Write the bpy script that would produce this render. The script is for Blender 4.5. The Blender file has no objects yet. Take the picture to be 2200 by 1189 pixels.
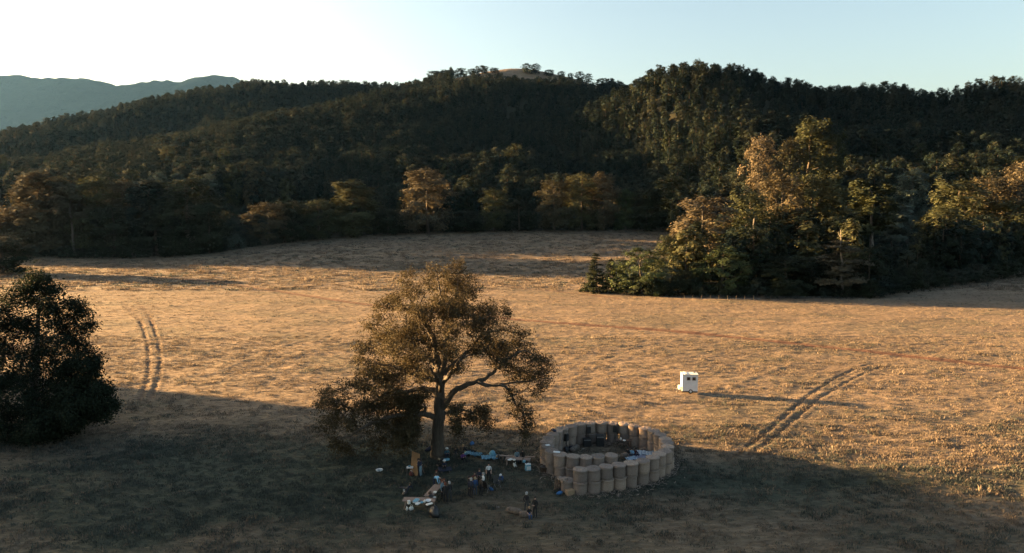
import bpy, bmesh, math, random
import numpy as np
from mathutils import Vector, Matrix

# ------------------------------------------------------------------ camera, light, exposure
SC = bpy.context.scene
COL = SC.collection
rng = np.random.default_rng(11)
random.seed(5)
CAM_Z = 24.0
PITCH = math.radians(5.5)
FPX = 1467.0
cam_data = bpy.data.cameras.new('camera')
cam_data.sensor_width = 36.0
cam_data.lens = 36.0 * FPX / 2200.0
cam_data.clip_start = 0.5
cam_data.clip_end = 30000
cam = bpy.data.objects.new('camera', cam_data)
COL.objects.link(cam)
cam.location = (0, 0, CAM_Z)
cam.rotation_euler = (math.pi / 2 - PITCH, 0, 0)
SC.camera = cam

SUN_EL = math.radians(7.2)
SUN_AZ = math.radians(-72.0)          # clockwise from +Y: the sun stands low on the left, a little beyond the field
world = bpy.data.worlds.new('World')
SC.world = world
world.use_nodes = True
wn = world.node_tree
bg = wn.nodes['Background']
sky = wn.nodes.new('ShaderNodeTexSky')
sky.sky_type = 'NISHITA'
sky.sun_disc = False
sky.sun_elevation = SUN_EL
sky.sun_rotation = SUN_AZ
sky.air_density = 1.0
sky.dust_density = 3.8
sky.ozone_density = 0.8
wn.links.new(sky.outputs[0], bg.inputs[0])
bg.inputs[1].default_value = 0.0335

sun_data = bpy.data.lights.new('sun', 'SUN')
sun_data.energy = 5.0
sun_data.angle = math.radians(0.5)
sun_data.color = (1.0, 0.58, 0.23)
sun = bpy.data.objects.new('sun', sun_data)
COL.objects.link(sun)
SD = Vector((math.sin(SUN_AZ) * math.cos(SUN_EL), math.cos(SUN_AZ) * math.cos(SUN_EL), math.sin(SUN_EL)))
sun.rotation_euler = SD.to_track_quat('Z', 'Y').to_euler()
sun.location = (-200, 100, 120)

SC.view_settings.view_transform = 'Standard'
SC.view_settings.look = 'None'
SC.view_settings.exposure = 3.85
SC.view_settings.gamma = 1.0
SC.view_settings.use_curve_mapping = False
SC.render.engine = 'CYCLES'
SC.cycles.max_bounces = 8
SC.cycles.diffuse_bounces = 3
SC.cycles.transmission_bounces = 3
SC.cycles.transparent_max_bounces = 8
SC.cycles.volume_bounces = 0
SC.cycles.caustics_reflective = False
SC.cycles.caustics_refractive = False
SC.cycles.use_denoising = True

# ------------------------------------------------------------------ measuring helpers
CP, SP = math.cos(PITCH), math.sin(PITCH)

def ray(px, py):
    u = (px - 1100.0) / FPX
    v = (594.5 - py) / FPX
    return np.array([u, CP + v * SP, -SP + v * CP])

def at(px, py, z=0.0):
    """the point of the level z seen along a sight line"""
    d = ray(px, py)
    t = (z - CAM_Z) / d[2]
    return np.array([d[0] * t, d[1] * t, z])

def atY(px, py, Y):
    """the point at distance Y seen along a sight line"""
    d = ray(px, py)
    t = Y / d[1]
    return np.array([d[0] * t, Y, CAM_Z + d[2] * t])

def px_of(p):
    x, y, z = p[0], p[1], p[2] - CAM_Z
    dep = y * CP - z * SP
    up = y * SP + z * CP
    return 1100 + FPX * x / dep, 594.5 - FPX * up / dep

def lattice(ix, iy, seed):
    h = (ix.astype(np.int64) * 374761393 + iy.astype(np.int64) * 668265263 + seed * 974634777) & 0xFFFFFFFF
    h = ((h ^ (h >> 13)) * 1274126177) & 0xFFFFFFFF
    return ((h ^ (h >> 16)) & 0xFFFF) / 65535.0

def vnoise(x, y, seed=0):
    x = np.asarray(x, float); y = np.asarray(y, float)
    ix = np.floor(x); iy = np.floor(y)
    fx = x - ix; fy = y - iy
    fx = fx * fx * (3 - 2 * fx); fy = fy * fy * (3 - 2 * fy)
    a = lattice(ix, iy, seed); b = lattice(ix + 1, iy, seed)
    c = lattice(ix, iy + 1, seed); d = lattice(ix + 1, iy + 1, seed)
    return (a * (1 - fx) + b * fx) * (1 - fy) + (c * (1 - fx) + d * fx) * fy - 0.5

def sstep(a, b, x):
    t = np.clip((np.asarray(x, float) - a) / (b - a), 0, 1)
    return t * t * (3 - 2 * t)

def tag(o, label=None, cat=None, group=None, kind=None):
    if label: o['label'] = label
    if cat: o['category'] = cat
    if group: o['group'] = group
    if kind: o['kind'] = kind
    return o

def mesh_np(name, verts, faces, mats=(), mat_idx=None, smooth=False):
    """verts (n,3), faces (m,k) of one size"""
    me = bpy.data.meshes.new(name)
    verts = np.asarray(verts, np.float32); faces = np.asarray(faces, np.int32)
    k = faces.shape[1]
    me.vertices.add(len(verts)); me.vertices.foreach_set('co', verts.ravel())
    me.loops.add(faces.size); me.loops.foreach_set('vertex_index', faces.ravel())
    me.polygons.add(len(faces))
    me.polygons.foreach_set('loop_start', np.arange(0, faces.size, k, dtype=np.int32))
    me.polygons.foreach_set('loop_total', np.full(len(faces), k, np.int32))
    for m in mats: me.materials.append(m)
    if mat_idx is not None: me.polygons.foreach_set('material_index', np.asarray(mat_idx, np.int32))
    if smooth: me.polygons.foreach_set('use_smooth', np.ones(len(faces), bool))
    me.update(calc_edges=True)
    return me

def link(name, me, parent=None):
    o = bpy.data.objects.new(name, me)
    COL.objects.link(o)
    if parent is not None: o.parent = parent
    return o

ORD = ['first', 'second', 'third', 'fourth', 'fifth', 'sixth', 'seventh', 'eighth', 'ninth', 'tenth', 'eleventh', 'twelfth', 'thirteenth', 'fourteenth', 'fifteenth', 'sixteenth', 'seventeenth', 'eighteenth', 'nineteenth', 'twentieth']
ORD += ['twenty-' + w for w in ORD[:9]] + ['thirtieth'] + ['thirty-' + w for w in ORD[:9]]

# ------------------------------------------------------------------ materials
def newmat(name):
    m = bpy.data.materials.new(name); m.use_nodes = True
    nt = m.node_tree
    return m, nt, nt.nodes['Principled BSDF']

def ramp(nt, stops):
    r = nt.nodes.new('ShaderNodeValToRGB')
    el = r.color_ramp.elements
    while len(el) < len(stops): el.new(0.5)
    for e, (p, c) in zip(el, stops):
        e.position = p; e.color = (*c, 1)
    return r

def noise(nt, vec, scale, detail=4, rough=0.55, stretch=None):
    n = nt.nodes.new('ShaderNodeTexNoise')
    n.inputs['Scale'].default_value = scale
    n.inputs['Detail'].default_value = detail
    n.inputs['Roughness'].default_value = rough
    if stretch is not None:
        mp = nt.nodes.new('ShaderNodeMapping')
        mp.inputs['Scale'].default_value = stretch
        nt.links.new(vec, mp.inputs['Vector']); vec = mp.outputs[0]
    nt.links.new(vec, n.inputs['Vector'])
    return n

def mixc(nt, fac, a, b, mode='MIX'):
    n = nt.nodes.new('ShaderNodeMix'); n.data_type = 'RGBA'; n.blend_type = mode
    for sock, v in ((n.inputs[0], fac), (n.inputs[6], a), (n.inputs[7], b)):
        if hasattr(v, 'is_output'): nt.links.new(v, sock)
        elif isinstance(v, (int, float)): sock.default_value = v
        else: sock.default_value = (*v, 1)
    return n.outputs[2]

def paint(name, col, rough=0.7, var=0.25, scale=6.0, bump=0.0, metallic=0.0):
    """a plain surface with a little grain and wear"""
    m, nt, b = newmat(name)
    tc = nt.nodes.new('ShaderNodeTexCoord')
    n = noise(nt, tc.outputs['Object'], scale, 5, 0.6)
    lo = tuple(max(0, c * (1 - var)) for c in col); hi = tuple(min(1, c * (1 + var)) for c in col)
    r = ramp(nt, [(0.3, lo), (0.7, hi)])
    nt.links.new(n.outputs['Fac'], r.inputs[0])
    nt.links.new(r.outputs[0], b.inputs['Base Color'])
    b.inputs['Roughness'].default_value = rough
    b.inputs['Metallic'].default_value = metallic
    if bump:
        bp = nt.nodes.new('ShaderNodeBump'); bp.inputs['Strength'].default_value = bump
        nt.links.new(n.outputs['Fac'], bp.inputs['Height']); nt.links.new(bp.outputs[0], b.inputs['Normal'])
    return m

def ground_material():
    m, nt, b = newmat('dry_pasture')
    g = nt.nodes.new('ShaderNodeNewGeometry'); pos = g.outputs['Position']
    fine = noise(nt, pos, 1.6, 6, 0.65, (0.6, 1.5, 1.0))
    mid = noise(nt, pos, 0.16, 5, 0.6, (0.7, 1.6, 1.0))
    big = noise(nt, pos, 0.035, 4, 0.55, (0.7, 1.8, 1.0))
    straw = ramp(nt, [(0.30, (0.096, 0.075, 0.055)), (0.5, (0.172, 0.137, 0.103)), (0.72, (0.245, 0.199, 0.152))])
    nt.links.new(fine.outputs['Fac'], straw.inputs[0])
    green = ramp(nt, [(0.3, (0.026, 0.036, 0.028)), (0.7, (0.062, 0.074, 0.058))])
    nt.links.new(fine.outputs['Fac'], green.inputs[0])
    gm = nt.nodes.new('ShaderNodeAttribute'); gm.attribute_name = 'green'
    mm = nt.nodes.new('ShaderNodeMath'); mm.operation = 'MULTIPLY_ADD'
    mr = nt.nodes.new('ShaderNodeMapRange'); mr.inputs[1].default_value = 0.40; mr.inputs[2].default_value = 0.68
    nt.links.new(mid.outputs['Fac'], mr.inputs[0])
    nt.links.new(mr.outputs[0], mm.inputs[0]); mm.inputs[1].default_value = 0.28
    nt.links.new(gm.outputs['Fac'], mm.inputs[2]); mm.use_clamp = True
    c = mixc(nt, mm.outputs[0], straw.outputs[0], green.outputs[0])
    bigr = ramp(nt, [(0.3, (0.78, 0.74, 0.72)), (0.7, (1.12, 1.06, 1.0))])
    nt.links.new(big.outputs['Fac'], bigr.inputs[0])
    c = mixc(nt, 1.0, c, bigr.outputs[0], 'MULTIPLY')
    rot = nt.nodes.new('ShaderNodeVectorRotate'); rot.inputs['Angle'].default_value = math.radians(-14)
    nt.links.new(pos, rot.inputs['Vector'])
    rows = noise(nt, rot.outputs[0], 1.0, 3, 0.6, (0.045, 1.15, 1.0))
    rr = ramp(nt, [(0.35, (0.80, 0.79, 0.78)), (0.65, (1.14, 1.13, 1.10))]); nt.links.new(rows.outputs['Fac'], rr.inputs[0])
    c = mixc(nt, 0.85, c, rr.outputs[0], 'MULTIPLY')
    dm = nt.nodes.new('ShaderNodeAttribute'); dm.attribute_name = 'dirt'
    soil = ramp(nt, [(0.3, (0.050, 0.024, 0.017)), (0.7, (0.105, 0.055, 0.039))])
    nt.links.new(fine.outputs['Fac'], soil.inputs[0])
    c = mixc(nt, dm.outputs['Fac'], c, soil.outputs[0])
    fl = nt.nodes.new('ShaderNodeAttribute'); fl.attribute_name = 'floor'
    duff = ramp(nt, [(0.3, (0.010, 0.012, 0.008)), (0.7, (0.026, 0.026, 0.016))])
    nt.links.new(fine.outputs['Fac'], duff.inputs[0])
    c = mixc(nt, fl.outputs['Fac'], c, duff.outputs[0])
    nt.links.new(c, b.inputs['Base Color'])
    b.inputs['Roughness'].default_value = 0.95
    b.inputs['Specular IOR Level'].default_value = 0.15
    bp = nt.nodes.new('ShaderNodeBump'); bp.inputs['Strength'].default_value = 1.0; bp.inputs['Distance'].default_value = 0.45
    nt.links.new(fine.outputs['Fac'], bp.inputs['Height'])
    bp2 = nt.nodes.new('ShaderNodeBump'); bp2.inputs['Strength'].default_value = 0.28; bp2.inputs['Distance'].default_value = 1.0
    nt.links.new(mid.outputs['Fac'], bp2.inputs['Height'])
    bp3 = nt.nodes.new('ShaderNodeBump'); bp3.inputs['Strength'].default_value = 0.7; bp3.inputs['Distance'].default_value = 0.22
    nt.links.new(rows.outputs['Fac'], bp3.inputs['Height']); nt.links.new(bp2.outputs[0], bp3.inputs['Normal']); nt.links.new(bp3.outputs[0], bp.inputs['Normal'])
    nt.links.new(bp.outputs[0], b.inputs['Normal'])
    return m

def leaf_material(name, cols, transl=0.22):
    m, nt, b = newmat(name)
    oi = nt.nodes.new('ShaderNodeObjectInfo')
    g = nt.nodes.new('ShaderNodeNewGeometry')
    r = ramp(nt, [(i / (len(cols) - 1), c) for i, c in enumerate(cols)])
    r.color_ramp.interpolation = 'LINEAR'
    ad = nt.nodes.new('ShaderNodeMath'); ad.operation = 'MULTIPLY_ADD'; ad.inputs[1].default_value = 0.45
    nt.links.new(g.outputs['Random Per Island'], ad.inputs[0])
    sc_ = nt.nodes.new('ShaderNodeMath'); sc_.operation = 'MULTIPLY'; sc_.inputs[1].default_value = 0.55
    nt.links.new(oi.outputs['Random'], sc_.inputs[0]); nt.links.new(sc_.outputs[0], ad.inputs[2])
    nt.links.new(ad.outputs[0], r.inputs[0])
    nt.links.new(r.outputs[0], b.inputs['Base Color'])
    b.inputs['Roughness'].default_value = 0.8
    b.inputs['Specular IOR Level'].default_value = 0.08
    tr = nt.nodes.new('ShaderNodeBsdfTranslucent')
    nt.links.new(r.outputs[0], tr.inputs[0])
    mx = nt.nodes.new('ShaderNodeMixShader'); mx.inputs[0].default_value = transl
    out = nt.nodes['Material Output']
    nt.links.new(b.outputs[0], mx.inputs[1]); nt.links.new(tr.outputs[0], mx.inputs[2]); nt.links.new(mx.outputs[0], out.inputs[0])
    return m

def bark_material(name, lo, hi, scale=3.0):
    m, nt, b = newmat(name)
    tc = nt.nodes.new('ShaderNodeTexCoord')
    n = noise(nt, tc.outputs['Object'], scale, 6, 0.7, (2.0, 2.0, 0.35))
    r = ramp(nt, [(0.3, lo), (0.7, hi)]); nt.links.new(n.outputs['Fac'], r.inputs[0])
    nt.links.new(r.outputs[0], b.inputs['Base Color']); b.inputs['Roughness'].default_value = 0.95
    bp = nt.nodes.new('ShaderNodeBump'); bp.inputs['Strength'].default_value = 0.9; bp.inputs['Distance'].default_value = 0.1
    nt.links.new(n.outputs['Fac'], bp.inputs['Height']); nt.links.new(bp.outputs[0], b.inputs['Normal'])
    return m

M_GROUND = ground_material()
M_GREYBARK = bark_material('grey_bark', (0.04, 0.035, 0.029), (0.10, 0.09, 0.077))
M_BARK = bark_material('bark', (0.030, 0.024, 0.018), (0.085, 0.070, 0.055))
M_PALEBARK = bark_material('pale_bark', (0.09, 0.08, 0.068), (0.22, 0.20, 0.17))
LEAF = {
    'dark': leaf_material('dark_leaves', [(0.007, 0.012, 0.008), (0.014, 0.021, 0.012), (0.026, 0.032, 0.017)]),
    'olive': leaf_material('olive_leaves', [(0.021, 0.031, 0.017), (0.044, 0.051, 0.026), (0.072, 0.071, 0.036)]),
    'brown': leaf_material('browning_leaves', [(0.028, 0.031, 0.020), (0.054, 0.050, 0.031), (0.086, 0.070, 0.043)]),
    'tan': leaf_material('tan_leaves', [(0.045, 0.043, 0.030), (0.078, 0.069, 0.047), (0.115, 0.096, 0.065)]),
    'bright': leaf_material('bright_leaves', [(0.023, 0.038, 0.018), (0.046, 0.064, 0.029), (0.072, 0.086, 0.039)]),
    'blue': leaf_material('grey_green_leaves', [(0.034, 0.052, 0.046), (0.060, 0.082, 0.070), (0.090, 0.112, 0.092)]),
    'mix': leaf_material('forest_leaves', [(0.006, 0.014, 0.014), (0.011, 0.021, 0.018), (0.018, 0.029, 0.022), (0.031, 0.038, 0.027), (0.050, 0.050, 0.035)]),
}

# ------------------------------------------------------------------ terrain
TH = 17.0       # canopy height taken off the skyline picks
picks = []
def pk(lst, sub=TH, far=False):
    for (px, py, Y) in lst:
        if far: Y = Y if Y < 500 else 500 + (Y - 500) * 1.5
        p = atY(px, py, Y); picks.append((p[0], p[1], max(p[2] - sub, 0.0)))
# right hill skyline and face
pk([(2320, 175, 640), (2200, 178, 650), (2120, 172, 660), (2060, 196, 690), (1980, 188, 700), (1900, 172, 700), (1830, 182, 720), (1770, 186, 730),
    (1700, 158, 710), (1600, 143, 690), (1500, 143, 690), (1400, 158, 700), (1320, 185, 740)])
pk([(1500, 250, 610), (1650, 240, 600), (1850, 250, 600), (2050, 260, 590), (2250, 260, 580),
    (1500, 330, 540), (1700, 330, 520), (1900, 330, 500), (2100, 330, 490), (2300, 330, 480),
    (1480, 400, 470), (1640, 400, 420), (1900, 410, 400), (2100, 390, 400), (2300, 380, 400)])
# gully between the two hills, middle hill
pk([(1270, 215, 760), (1250, 260, 690), (1280, 320, 600), (1320, 380, 520)], TH, True)
pk([(1200, 194, 770), (1100, 184, 770), (1000, 172, 760), (920, 178, 750), (850, 192, 735), (760, 208, 715), (680, 226, 690), (610, 250, 660),
    (530, 275, 620), (450, 300, 590), (370, 322, 560), (290, 345, 530), (200, 368, 500)], TH, True)
pk([(1150, 260, 670), (1000, 260, 650), (850, 280, 620), (700, 310, 590), (1150, 330, 580), (1000, 340, 560), (850, 350, 550), (700, 370, 530),
    (1150, 400, 490), (980, 410, 480), (820, 410, 480), (600, 380, 510), (450, 380, 480), (300, 400, 450), (150, 400, 430), (0, 400, 420)], TH, True)
# meadow hilltop behind
pk([(960, 172, 950), (1000, 163, 960), (1060, 153, 980), (1110, 151, 990), (1170, 157, 985), (1230, 169, 975), (1280, 184, 960), (1100, 172, 925), (1180, 178, 925)], 0.0, True)
# the farther ridge that falls to the left
pk([(900, 172, 960), (840, 178, 970), (740, 183, 980), (640, 184, 990), (540, 190, 990), (470, 200, 985), (400, 220, 980), (330, 238, 970), (250, 255, 950),
    (170, 270, 930), (80, 285, 910), (0, 290, 900), (-120, 310, 880)], TH, True)
pk([(760, 235, 840), (620, 225, 840), (500, 245, 800), (380, 275, 770), (240, 305, 720), (80, 325, 690), (-80, 345, 660)], TH, True)
# far edge of the field, seen bare
pk([(1430, 495, 402), (1300, 496, 402), (1150, 497, 400), (1000, 500, 398), (900, 503, 395), (800, 508, 388), (700, 515, 378), (600, 526, 362), (480, 541, 345)], 0.0)
pk([(350, 555, 330), (200, 556, 328), (60, 553, 330), (1200, 540, 330), (900, 545, 322), (700, 552, 305), (1350, 530, 335)], 0.0)
# lower right ground
pk([(2200, 590, 258), (2100, 604, 238)], 0.0)
picks += [(120, 230, 0), (160, 290, 3), (90, 260, 2), (100, 330, 6), (170, 340, 7), (230, 300, 4), (300, 340, 10), (60, 235, 0.5)]
# flat foreground and low country outside the view
for y in (-200, -50, 60, 120, 180):
    for x in (-400, -250, -120, 0, 120, 250, 400): picks.append((x, y, 0))
for y in (220, 262): 
    for x in (-300, -190, -100, -20): picks.append((x, y, 0))
picks += [(-420, 300, 0), (-560, 420, 4), (-760, 560, 10), (-900, 700, 20), (-1000, 900, 25), (-1200, 500, 0), (-800, 250, 0), (-700, 0, 0),
          (700, 0, 0), (700, 300, 40), (800, 600, 120), (900, 900, 110), (500, 500, 80), (500, 260, 10),
          (-900, 1600, 25), (-500, 1600, 45), (0, 1600, 60), (500, 1600, 70), (1000, 1500, 60), (-200, 1420, 120), (150, 1420, 120), (500, 1200, 100), (-700, 1420, 60)]
PKA = np.array(picks, float)

def tps_solve(P):
    n = len(P)
    s = 100.0
    xy = P[:, :2] / s
    d2 = ((xy[:, None] - xy[None]) ** 2).sum(-1)
    K = np.where(d2 > 0, 0.5 * d2 * np.log(np.maximum(d2, 1e-12)), 0) + np.eye(n) * 0.02
    Q = np.c_[np.ones(n), xy]
    A = np.block([[K, Q], [Q.T, np.zeros((3, 3))]])
    w = np.linalg.solve(A, np.r_[P[:, 2], 0, 0, 0])
    return xy, w, s
_XY, _W, _S = tps_solve(PKA)

def tps(x, y):
    x = np.asarray(x, float).ravel() / _S; y = np.asarray(y, float).ravel() / _S
    out = _W[-3] + _W[-2] * x + _W[-1] * y
    for (cx, cy), w in zip(_XY, _W[:-3]):
        d2 = (x - cx) ** 2 + (y - cy) ** 2
        out += w * 0.5 * d2 * np.log(np.maximum(d2, 1e-12))
    return out

# a coarse table of the interpolated land, sampled bilinearly afterwards
GX = np.arange(-1600, 1601, 10.0); GY = np.arange(-600, 2101, 10.0)
_gx, _gy = np.meshgrid(GX, GY)
TAB = tps(_gx, _gy).reshape(_gx.shape)
TAB = np.maximum(TAB, 0)
edge = np.minimum(np.minimum(sstep(-1600, -1150, _gx), 1 - sstep(1150, 1600, _gx)), 1 - sstep(1550, 2100, _gy))
TAB *= edge * sstep(150, 215, _gy)
TAB += sstep(300, 500, _gy) * edge * (vnoise(_gx / 95, _gy / 130, 3) * 13 + vnoise(_gx / 42, _gy / 50, 4) * 7) * (1 - 0.75 * sstep(1000, 1080, _gy)) * sstep(6, 30, TAB)

SUNX, SUNY = math.sin(SUN_AZ), math.cos(SUN_AZ)
def shade_hill(x, y):
    """an unseen bare hill left of the field, shaped so its shoulder shades the foreground"""
    L = x * SUNX + y * SUNY
    p = x * SUNY - y * SUNX
    p = p + vnoise(L / 25, p / 25, 8) * 2.0
    prof = 27.5 * (1 - sstep(-3.0, 3.0, p - HILL_P)) + np.clip(HILL_P - p, 0, 220) * 0.13
    fall = np.exp(-((L - 205) / 38.0) ** 2) * (1 - sstep(150, 240, -p))
    return prof * fall
HILL_P = 71.0

def coarse(x, y):
    x = np.asarray(x, float); y = np.asarray(y, float)
    fx = np.clip((x - GX[0]) / 10.0, 0, len(GX) - 1.001); fy = np.clip((y - GY[0]) / 10.0, 0, len(GY) - 1.001)
    ix = fx.astype(int); iy = fy.astype(int); fx = fx - ix; fy = fy - iy
    z = (TAB[iy, ix] * (1 - fx) + TAB[iy, ix + 1] * fx) * (1 - fy) + (TAB[iy + 1, ix] * (1 - fx) + TAB[iy + 1, ix + 1] * fx) * fy
    return z + shade_hill(x, y)

def H(x, y):
    return float(coarse(np.array([x]), np.array([y]))[0])

def gpoint(px, py):
    """where a sight line meets the land"""
    d = ray(px, py)
    t = 20.0
    while t < 2000:
        p = d * t
        if CAM_Z + p[2] < H(p[0], p[1]): break
        t *= 1.01
    lo, hi = t / 1.01, t
    for _ in range(14):
        m_ = (lo + hi) / 2; p = d * m_
        if CAM_Z + p[2] < H(p[0], p[1]): hi = m_
        else: lo = m_
    p = d * hi
    return np.array([p[0], p[1], CAM_Z + p[2]])

def smooth_line(pts, n=6):
    pts = np.array(pts, float); out = []
    for i in range(len(pts) - 1):
        p0 = pts[max(i - 1, 0)]; p1 = pts[i]; p2 = pts[i + 1]; p3 = pts[min(i + 2, len(pts) - 1)]
        for t in np.linspace(0, 1, n, endpoint=False):
            out.append(0.5 * ((2 * p1) + (-p0 + p2) * t + (2 * p0 - 5 * p1 + 4 * p2 - p3) * t * t + (-p0 + 3 * p1 - 3 * p2 + p3) * t ** 3))
    out.append(pts[-1])
    return np.array(out)

def pline(pxs): return smooth_line([gpoint(a, b)[:2] for a, b in pxs], 5)

def dist_to(line, x, y, pad=4.0):
    d = np.full(x.shape, 1e9)
    sel = (x > line[:, 0].min() - pad) & (x < line[:, 0].max() + pad) & (y > line[:, 1].min() - pad) & (y < line[:, 1].max() + pad)
    xs = x[sel]; ys = y[sel]; ds = np.full(xs.shape, 1e9)
    for a, b in zip(line[:-1], line[1:]):
        ab = b - a; L2 = max((ab ** 2).sum(), 1e-9)
        t = np.clip(((xs - a[0]) * ab[0] + (ys - a[1]) * ab[1]) / L2, 0, 1)
        ds = np.minimum(ds, np.hypot(xs - a[0] - t * ab[0], ys - a[1] - t * ab[1]))
    d[sel] = ds
    return d

TRACKS = {   # name: (lines, half width, depth, soil)
    'dirt_track': ([[(240, 596), (330, 596), (430, 603), (560, 620), (700, 642), (800, 656), (900, 668), (1040, 678), (1110, 686), (1200, 694), (1330, 703), (1500, 716), (1650, 732), (1800, 748), (1950, 765), (2100, 782), (2200, 792), (2340, 812)]], 1.6, 0.14, 0.95),
    'field_margin_track': ([[(1000, 610), (1040, 613), (1100, 618), (1180, 625), (1262, 634), (1330, 641)]], 0.9, 0.14, 0.75),
    'curved_wheel_track': ([[(120, 597), (160, 599), (185, 602), (215, 614), (248, 636), (280, 664), (303, 695), (316, 735), (320, 775), (316, 818), (300, 860)],
                            [(150, 597), (190, 599), (215, 604), (250, 618), (285, 640), (315, 672), (333, 710), (343, 750), (344, 790), (338, 820), (325, 858)]], 0.30, 0.13, 0.5),
    'straight_wheel_track': ([[(1560, 992), (1610, 955), (1650, 925), (1700, 882), (1745, 845), (1790, 815), (1845, 790), (1880, 782)],
                              [(1588, 996), (1637, 958), (1680, 925), (1722, 888), (1767, 852), (1812, 825), (1870, 797), (1905, 788)]], 0.28, 0.13, 0.40),
}
WINDROWS = [[(1240, 812), (1300, 780), (1390, 752), (1500, 736)], [(1225, 806), (1290, 770), (1370, 745), (1470, 730)], [(1560, 836), (1650, 800), (1760, 768), (1900, 752)],
            [(520, 812), (640, 760), (760, 735)], [(470, 800), (600, 745), (740, 715)], [(1500, 770), (1620, 752), (1750, 742), (1880, 742)], [(1290, 860), (1370, 825), (1460, 810)]]
for k_, v_ in TRACKS.items():
    TRACKS[k_] = ([pline(l) for l in v_[0]],) + v_[1:]
WINDROWS = [pline(l) for l in WINDROWS]

def axis(lo, hi, fine_lo, fine_hi, step, grow=1.07, most=60.0):
    mid = list(np.arange(fine_lo, fine_hi + step, step))
    a = []; s = step; v = fine_lo
    while v > lo:
        s = min(s * grow, most); v -= s; a.append(v)
    b = []; s = step; v = mid[-1]
    while v < hi:
        s = min(s * grow, most); v += s; b.append(v)
    return np.array(a[::-1] + mid + b)

def forest_edge(x, y):
    """>0 inside the woods, <0 on open grass (metres, roughly)"""
    x = np.asarray(x, float); y = np.asarray(y, float)
    u = x / np.maximum(y, 1)
    back = np.interp(u, [-1.2, -0.75, -0.45, -0.27, -0.14, 0.0, 0.23, 0.4], [325, 331, 334, 382, 398, 402, 406, 410])
    right_front = np.interp(x, [20, 24, 30, 95, 110, 150, 190, 260], [2000, 199, 196, 184, 196, 226, 256, 300])
    left_bound = np.interp(y, [190, 210, 300, 400], [22, 27, 62, 92])
    in_right = np.minimum(y - right_front, x - left_bound)
    return np.maximum(y - back, in_right)

AX = axis(-13000, 13000, -78, 88, 0.36, 1.03, 500)
AY = axis(-1600, 12800, 40, 128, 0.36, 1.014, 500)
X2, Y2 = np.meshgrid(AX, AY)
Z2 = coarse(X2, Y2)
near = (1 - 0.75 * sstep(170, 270, np.hypot(X2, Y2))) * (1 - sstep(330, 460, np.hypot(X2, Y2)))
Z2 += near * (vnoise(X2 / 9, Y2 / 5, 1) * 0.22 + vnoise(X2 / 2.6, Y2 / 1.1, 2) * 0.13 + vnoise(X2 / 1.1, Y2 / 0.7, 5) * 0.10)
open_rows = near * sstep(80, 100, Y2) * vnoise(X2 / 30, Y2 / 30, 17)
DIRT = np.zeros_like(X2)
TRK = np.zeros(X2.shape, int)
for i_, (k_, (lines, hw, dep, soil)) in enumerate(TRACKS.items()):
    for l in lines:
        d = dist_to(l, X2, Y2)
        wob = hw * (1 + 0.5 * vnoise(X2 / 1.5, Y2 / 1.5, 9))
        c = (1 - sstep(0.35 * wob, 1.25 * wob, d)) * (1.0 if 'wheel' not in k_ else np.clip(0.75 + 1.1 * vnoise(X2 / 7, Y2 / 7, 41), 0.2, 1.1))
        Z2 -= dep * c * (0.8 + 0.4 * vnoise(X2 / 0.9, Y2 / 0.9, 12))
        Z2 += 0.45 * dep * np.exp(-((d - 1.8 * wob) / (0.5 * wob)) ** 2)
        DIRT = np.maximum(DIRT, c * soil)
        TRK[d < hw * 1.15] = i_ + 1
for l in WINDROWS:
    d = dist_to(l, X2, Y2)
    Z2 += (np.exp(-(d / 0.45) ** 2) * 0.07) * (0.7 + vnoise(X2 / 1.3, Y2 / 1.3, 14))
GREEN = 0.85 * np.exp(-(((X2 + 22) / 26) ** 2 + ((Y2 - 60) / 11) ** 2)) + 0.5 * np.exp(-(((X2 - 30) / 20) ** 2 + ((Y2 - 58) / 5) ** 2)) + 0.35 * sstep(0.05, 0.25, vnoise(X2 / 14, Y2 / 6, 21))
GREEN += (1 - sstep(52, 82, Y2 + 0.25 * X2)) * (0.46 + 0.55 * vnoise(X2 / 7, Y2 / 3.2, 23) + 0.4 * vnoise(X2 / 22, Y2 / 9, 24))  # green patches of the foreground, also deepening its shade through the grass colour
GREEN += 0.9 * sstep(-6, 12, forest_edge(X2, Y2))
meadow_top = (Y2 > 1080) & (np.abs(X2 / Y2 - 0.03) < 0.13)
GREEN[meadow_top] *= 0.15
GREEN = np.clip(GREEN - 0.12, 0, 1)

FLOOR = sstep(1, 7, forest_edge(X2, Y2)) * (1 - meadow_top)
def build_ground():
    ny, nx = X2.shape
    idx = np.arange(nx * ny).reshape(ny, nx)
    F = np.stack([idx[:-1, :-1], idx[:-1, 1:], idx[1:, 1:], idx[1:, :-1]], -1).reshape(-1, 4)
    t = TRK[:-1, :-1].ravel()
    cy = ((Y2[:-1, :-1] + Y2[1:, 1:]) / 2).ravel(); cx = ((X2[:-1, :-1] + X2[1:, 1:]) / 2).ravel()
    hillmask = (cy > 700) | (forest_edge(cx, cy) > 0)
    V = np.stack([X2.ravel(), Y2.ravel(), Z2.ravel()], -1)
    names = ['field'] + list(TRACKS)
    for i, nm in list(enumerate(names)) + [(-1, 'hillside')]:
        sel = hillmask & (t == 0) if i == -1 else (t == i) & ((~hillmask) if i == 0 else True)
        f = F[sel]
        u, inv = np.unique(f, return_inverse=True)
        me = mesh_np(nm, V[u], inv.reshape(-1, 4), [M_GROUND], smooth=True)
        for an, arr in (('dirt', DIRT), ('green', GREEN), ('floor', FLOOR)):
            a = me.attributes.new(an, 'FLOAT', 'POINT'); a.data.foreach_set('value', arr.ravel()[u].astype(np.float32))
        o = link(nm, me); tag(o, kind='structure')
build_ground()

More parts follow.
